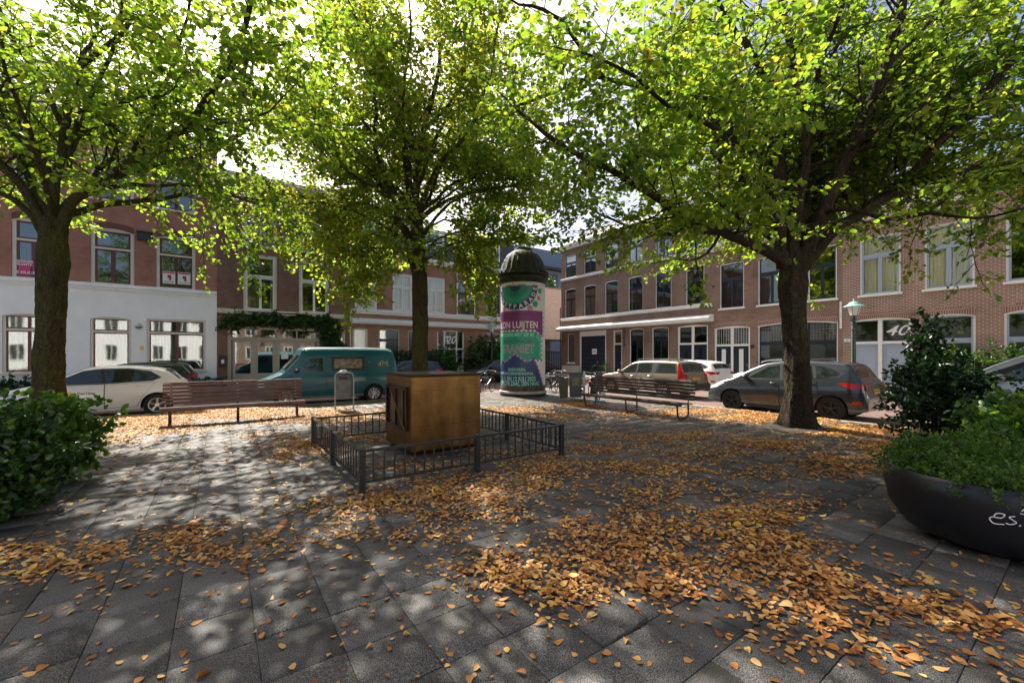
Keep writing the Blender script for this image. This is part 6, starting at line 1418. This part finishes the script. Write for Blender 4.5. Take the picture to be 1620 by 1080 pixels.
# ------------------------------------------------------------------ bicycles
def bike():
    t = thing('bicycle', 'x', 'bicycle'); 
    for x, nm in ((0, 'wheel'), (1.08, 'wheel')):
        m = MB(); pts = [(x + .335 * math.cos(a), 0, .35 + .335 * math.sin(a)) for a in np.linspace(0, 2 * math.pi, 33)]; m.tube(pts, .017, 6, cap=False); w_ = m.build(nm, M_RUBBER, t, smooth=True)
        m = MB(); m.tube([(x + .31 * math.cos(a), 0, .35 + .31 * math.sin(a)) for a in np.linspace(0, 2 * math.pi, 33)], .008, 5, cap=False)
        for i in range(14): a = 2 * math.pi * i / 14; m.tube([(x, 0, .35), (x + .31 * math.cos(a), 0, .35 + .31 * math.sin(a))], .0018, 3)
        m.tube([(x, -.05, .35), (x, .05, .35)], .02, 8); m.build('rim', M_RIMD, w_)
    m = MB(); m.tube([(.0, .0, .35), (.40, 0, .33), (.42, 0, .33), (.24, 0, .86)], .016, 6); m.tube([(.42, 0, .33), (.88, 0, .62), (.90, 0, .82)], .018, 6); m.tube([(.26, 0, .80), (.88, 0, .76)], .016, 6); m.tube([(0, .0, .35), (.25, 0, .80)], .011, 6)
    m.tube([(1.08, .04, .35), (1.0, .03, .62), (.93, 0, .66), (.89, 0, .92)], .014, 6); m.build('frame', M_BLACK, t, smooth=True)
    m = MB(); m.tube([(.78, -.28, .98), (.86, -.22, 1.03), (.90, 0, 1.02), (.86, .22, 1.03), (.78, .28, .98)], .013, 6); m.tube([(.90, 0, .9), (.90, 0, 1.03)], .013, 6); m.build('handlebar', M_RIMD, t, smooth=True)
    m = MB(); m.add(*blob((.22, 0, .93), (.14, .085, .04), 12, 8)); m.tube([(.24, 0, .84), (.23, 0, .92)], .012, 6); m.build('saddle', M_INK, t, smooth=True)
    m = MB(); m.bbox(-.22, .20, -.07, .07, .74, .76, .005); m.tube([(0, .06, .36), (-.1, .06, .74)], .006, 4); m.tube([(0, -.06, .36), (-.1, -.06, .74)], .006, 4); m.build('luggage_rack', M_BLACK, t)
    m = MB(); m.tube([(.42, -.05, .33), (.42, .05, .33)], .09, 16); m.tube([(.42, .06, .33), (.50, .06, .2), (.50, .14, .2)], .01, 5); m.tube([(.42, -.06, .33), (.34, -.06, .46), (.34, -.14, .46)], .01, 5); m.build('crank', M_GALV, t)
    m = MB(); m.tube([(.37 * math.cos(a), 0, .35 + .37 * math.sin(a)) for a in np.linspace(.2, 3.0, 10)], .012, 5); m.tube([(1.08 + .37 * math.cos(a), 0, .35 + .37 * math.sin(a)) for a in np.linspace(.1, 2.2, 8)], .012, 5); m.build('mudguard', M_BLACK, t)
    return t
def dup(root, loc, rz, label, tilt=0):
    r = root.copy(); COL.objects.link(r); r.location = loc; r.rotation_euler = (tilt, 0, rz); r['label'] = label
    for ch in list(root.children):
        c = ch.copy(); COL.objects.link(c); c.parent = r
        for g_ in ch.children: d = g_.copy(); COL.objects.link(d); d.parent = c
    return r
b0 = bike(); b0['group'] = 'parked bicycles'; b0['label'] = 'black bicycle leaning close to the right side of the poster column'; b0.location = (1.50, 18.6, -.1); b0.rotation_euler = (R(6), 0, R(52))
dup(b0, (1.95, 18.9, -.1), R(60), 'black bicycle standing between the poster column and the green bin', R(-5))
dup(b0, (2.55, 16.6, -.1), R(40), 'dark bicycle half hidden behind the green bin', R(5))
dup(b0, (-1.35, 18.9, -.1), R(70), 'bicycle half hidden at the left foot of the poster column', R(4))
dup(b0, (12.0, 13.2, -.1), R(5), 'bicycle standing in the road behind the grey car', R(4))
dup(b0, W(5.95, 17.0, -.1), TH + R(95), 'bicycle carried upright at the back of the teal van', R(3))
dup(b0, W(24.6, -13.2 + 28, 0), TH + R(92), 'bicycle leaning on the rose brick wall beside the paired dark doors', R(3))
# blue post with a black three-spoke wheel
t = thing('steering_post', 'blue post topped by a black three-spoke wheel at the far end of the dark bench', 'post', (2.98, 14.6, 0), 0)
m = MB(); m.tube([(0, 0, 0), (0, 0, .55), (-.02, 0, .98)], [.05, .045, .03], 10); m.tube([(.08, 0, 0), (.14, 0, .5), (.04, 0, .7)], .022, 6); m.bbox(-.2, .3, -.12, .12, 0, .05, .01); m.build('post', plain('blue_enamel', (.06, .18, .42), .35), t, smooth=True)
m = MB(); m.tube([(-.02 + .17 * math.cos(a), -.04, 1.13 + .17 * math.sin(a)) for a in np.linspace(0, 2 * math.pi, 25)], .022, 8, cap=False)
for i in range(3): a = math.pi / 2 + i * 2.094; m.tube([(-.02, -.03, 1.13), (-.02 + .17 * math.cos(a), -.04, 1.13 + .17 * math.sin(a))], .016, 6)
m.build('wheel', M_INK, t, smooth=True)
m = MB(); m.add(*blob((.22, -.05, .28), (.10, .1, .12), 10, 8)); m.build('seat', M_SIGNW, t, smooth=True)
t = thing('scooter', 'small black moped with a red light parked behind the green bin', 'scooter', (3.35, 17.2, -.1), R(60))
for x in (0, 1.15): m = MB(); m.tube([(x + .2 * math.cos(a), 0, .24 + .2 * math.sin(a)) for a in np.linspace(0, 2 * math.pi, 25)], .045, 8, cap=False); m.tube([(x, -.03, .24), (x, .03, .24)], .12, 14); m.build('wheel', M_RUBBER, t, smooth=True)
m = MB(); m.add(*blob((.05, 0, .58), (.36, .16, .2), 14, 10)); m.add(*blob((.9, 0, .62), (.14, .18, .36), 12, 10)); m.bbox(.3, .95, -.14, .14, .28, .36, .03); m.tube([(1.15, 0, .24), (.98, 0, .7), (.9, 0, 1.0)], .03, 8); m.build('body', P_BLACK, t, smooth=True)
m = MB(); m.add(*blob((.08, 0, .80), (.34, .13, .07), 14, 8)); m.build('saddle', M_INK, t, smooth=True)
m = MB(); m.tube([(.84, -.3, 1.0), (.9, 0, 1.03), (.84, .3, 1.0)], .016, 6); m.build('handlebar', M_INK, t); m = MB(); m.add(*blob((-.30, 0, .66), (.05, .1, .05), 10, 6)); m.build('taillight', M_TAIL, t, smooth=True)

# ------------------------------------------------------------------ street lamps
def lamp(loc, label, h=4.05, group='old style street lamps'):
    t = thing('street_lamp', label, 'street lamp', loc, TH, group)
    m = MB(); m.lathe([(.20, 0), (.20, .12), (.15, .16), (.13, .7), (.16, .74), (.10, .80), (.085, .9)], 16); m.lathe([(.075, .9), (.06, h - 1.35), (.09, h - 1.32), (.09, h - 1.26), (.055, h - 1.24), (.05, h - 1.08), (.12, h - 1.06), (.12, h - 1.03), (.05, h - 1.0), (.075, h - .86), (.05, h - .74), (.03, h - .66)], 14); m.build('pole', M_DKGREEN, t, smooth=True)
    m = MB()
    for i in range(4): a = math.pi / 4 + i * math.pi / 2; m.tube([(.05 * math.cos(a), .05 * math.sin(a), h - .95), (.15 * math.cos(a), .15 * math.sin(a), h - .9), (.10 * math.cos(a), .10 * math.sin(a), h - .8), (.03 * math.cos(a), .03 * math.sin(a), h - .78)], .012, 5)
    m.build('bracket', M_DKGREEN, t, smooth=True)
    m = MB(); m.lathe([(.15, h - .66), (.165, h - .63), (.27, h - .24)], 6); m.build('lantern_glass', plain('lantern_glass', (.66, .66, .66), .25, var=.05), t)
    m = MB()
    for i in range(6): a = i * math.pi / 3; m.tube([(.155 * math.cos(a), .155 * math.sin(a), h - .66), (.275 * math.cos(a), .275 * math.sin(a), h - .235)], .010, 5)
    m.lathe([(.03, h - .69), (.17, h - .665), (.17, h - .65), (.03, h - .64)], 6); m.build('lantern_frame', M_DKGREEN, t)
    m = MB(); m.lathe([(.40, h - .25), (.40, h - .235), (.22, h - .13), (.20, h - .08), (.12, h - .03), (.03, h), (.045, h + .05), (.02, h + .09), (0, h + .14)], 18); m.build('lantern_roof', plain('verdigris', (.24, .42, .38), .6, var=.25), t, smooth=True, angle=50)
    return t
k = (1351 - CX) / FPX; Yl = 23.5 / (k * CT + ST); lamp((k * Yl, Yl, 0), 'old style street lamp with a verdigris cap in front of the house numbered 40', 4.1)
k = (778 - CX) / FPX; Yl = 24.75 / (CT - k * ST); lamp((k * Yl, Yl, 0), 'old style street lamp left of the poster column before the house numbered 20', 3.95)

# ------------------------------------------------------------------ planter and shrubs
pc = Vector((4.26, 3.66, 0))
t = thing('bowl_planter', 'huge black bowl planter with white graffiti at the right edge', 'planter', pc, 0)
m = MB(); m.lathe([(.0, .0), (.34, 0), (.42, .012), (.59, .10), (.69, .26), (.73, .46), (.73, .58), (.70, .62), (.665, .61), (.655, .56), (0, .52)], 64); m.build('bowl', plain('black_glass_fibre', (.009, .0095, .012), .38, var=.4, scale=3, bump=.05), t, smooth=True, angle=50)
def graffiti():
    r_ = lambda z: float(np.interp(z, [.10, .26, .46, .58], [.59, .69, .73, .73])) + .004
    aim = math.atan2(-pc.y, -pc.x)
    strokes = [[(0, .06), (.02, .10), (.07, .10), (.05, .055), (-.01, .05), (-.03, .02), (.0, -.02), (.07, -.01)], [(.14, .10), (.10, .08), (.13, .05), (.15, .03), (.11, .0), (.08, .01)], [(.17, .0), (.18, .015)], [(.20, .09), (.26, .10), (.24, .05), (.20, .04), (.25, .04), (.30, .0)], [(.32, .10), (.38, .10), (.32, .02), (.40, .02)], [(.40, .06), (.46, .11), (.45, -.05)], [(.17, .14), (.21, .135)], [(.18, .165), (.20, .19)]]
    m = MB()
    for s_ in strokes:
        pts = smooth_path([(x, 0, z) for x, z in s_], .012) if len(s_) > 2 else [(x, 0, z) for x, z in s_]
        q = []
        for p in pts: z = .37 + p[2] * .72; a = aim + .0 + p[0] * .72 / .70; q.append((r_(z) * math.cos(a), r_(z) * math.sin(a), z))
        m.tube(q, .0042, 4)
    return m.build('graffiti', M_SIGNW, t)
graffiti()
m = MB(); m.lathe([(.0, .57), (.66, .55)], 32); m.build('soil', M_JOINT, t)
bush('trailing_plant', 'low bright green plant spilling over the rim of the black bowl planter', 'plant', (pc.x, pc.y, .50), [(0, 0, .10, .58, .58, .20), (-.30, -.28, .10, .36, .32, .17), (-.42, .10, .08, .26, .36, .16), (.1, -.42, .06, .40, .26, .17), (.35, .3, .14, .4, .4, .2), (-.22, -.50, .0, .20, .16, .13), (-.1, .35, .14, .5, .30, .2)], 26000, .030, M_GREEN, 31, stems=8, inner=.45, up=.5, sprig=.7, wide=.6)
bush('dark_shrub', 'tall dark glossy evergreen shrub rising behind the black bowl planter', 'shrub', (7.2, 7.1, 0), [(0, 0, .75, .56, .55, .7), (.05, .0, 1.3, .38, .4, .5), (.0, .1, 1.75, .18, .2, .42), (-.36, -.1, 1.0, .30, .3, .5), (.36, -.1, .95, .32, .3, .45), (-.22, .0, 1.6, .10, .10, .35), (.2, .1, 1.55, .10, .10, .35)], 6000, .08, M_SHRUBD, 32, stems=16, inner=.6, up=.7, nrmup=.8, sprig=.8, wide=.62)
bush('dark_shrub', 'broad dark leafed shrub filling the corner between tall shrub and right edge', 'shrub', (7.75, 6.05, 0), [(0, 0, .5, .75, .7, .52), (.7, .2, .55, .7, .7, .52), (-.55, -.1, .45, .4, .4, .45), (.3, -.4, .5, .6, .5, .5)], 9500, .08, M_SHRUB, 33, stems=8, inner=.5, up=.5)
bush('leafy_shrub', 'mid green large leafed shrub just behind the planter at the right edge', 'shrub', (6.4, 5.0, 0), [(0, 0, .5, .5, .45, .46), (.5, .2, .6, .5, .5, .42), (-.2, .2, .45, .3, .3, .36)], 4200, .085, M_GREEN, 36, stems=8, inner=.5, up=.5)
bush('flowering_shrub', 'dense green shrub with a few reddish blooms at the left edge of the paving', 'shrub', (-5.48, 4.05, 0), [(0, 0, .48, .55, .6, .50), (-.3, .25, .58, .5, .5, .26), (.22, -.1, .34, .36, .42, .34), (.1, .35, .52, .45, .4, .42), (.2, .2, .76, .22, .24, .16), (-.5, -.4, .42, .5, .5, .42)], 12000, .062, M_SHRUB, 34, stems=8, inner=.45, up=.6)
bush('flowering_shrub', 'lighter leaved shrub top in front of the left tree trunk', 'shrub', (-6.75, 5.35, 0), [(0, 0, .34, .75, .5, .32), (.75, .1, .42, .40, .35, .38), (.7, .0, .78, .3, .3, .14)], 6000, .085, M_GREEN, 35, stems=10, inner=.5, up=.6)
# front gardens
def hedge(name, label, side, px0, px1, depth, h, n, size, mat, seed, off=1.2):
    if side == 'L': s0, s1 = FL(px0, 1)[0], FL(px1, 1)[0]; loc, rz = W((s0 + s1) / 2, BL - off), TH
    else: s0, s1 = FR(px0, 1)[0], FR(px1, 1)[0]; loc, rz = W(AR - off, -(s0 + s1) / 2), TH - math.pi / 2
    L = (s1 - s0) / 2; k = max(1, int(L / .6)); bl = []
    rng = random.Random(seed)
    for i in range(k): u = -L + (2 * i + 1) * L / k; hh = h * rng.uniform(.8, 1.05); bl.append((u, rng.uniform(-.1, .1), hh * .5, L / k * 1.35, depth, hh * .56))
    return bush(name, label, 'hedge' if name == 'hedge' else 'shrub', loc, bl, n, size, mat, seed, rz=rz, stems=4)
hedge('garden_shrub', 'low dark plants along the foot of the white wall at the far left', 'L', 0, 130, .3, .55, 3500, .09, M_SHRUBD, 41, .4)
hedge('garden_shrub', 'small dark plant at the corner of white wall and brown brick', 'L', 318, 344, .25, .5, 900, .09, M_SHRUBD, 42, .4)
hedge('garden_shrub', 'dark shrub before the brown house, between van and mossy tree', 'L', 600, 662, .7, 2.1, 6500, .11, M_SHRUBD, 43, 1.1)
hedge('garden_shrub', 'dark hedge between the mossy tree and the door numbered 20', 'L', 668, 704, .6, 2.0, 4500, .11, M_SHRUB, 44, 1.1)
hedge('garden_shrub', 'big rounded dark green shrub right of the door numbered 20', 'L', 731, 786, .9, 2.9, 8000, .12, M_SHRUB, 45, 1.3)
hedge('garden_shrub', 'bright green shrub under the window right of the door numbered 40', 'R', 1488, 1560, .5, 1.7, 3500, .08, M_GREEN, 46, .9)
hedge('garden_shrub', 'tall green shrub against the pointed brick wall near the right edge', 'R', 1560, 1650, .5, 2.1, 4500, .08, M_SHRUB, 47, .9)
hedge('garden_shrub', 'small green plant at the foot of the wall beside the narrow dark door', 'R', 959, 969, .2, .9, 400, .08, M_GREEN, 48, .4)
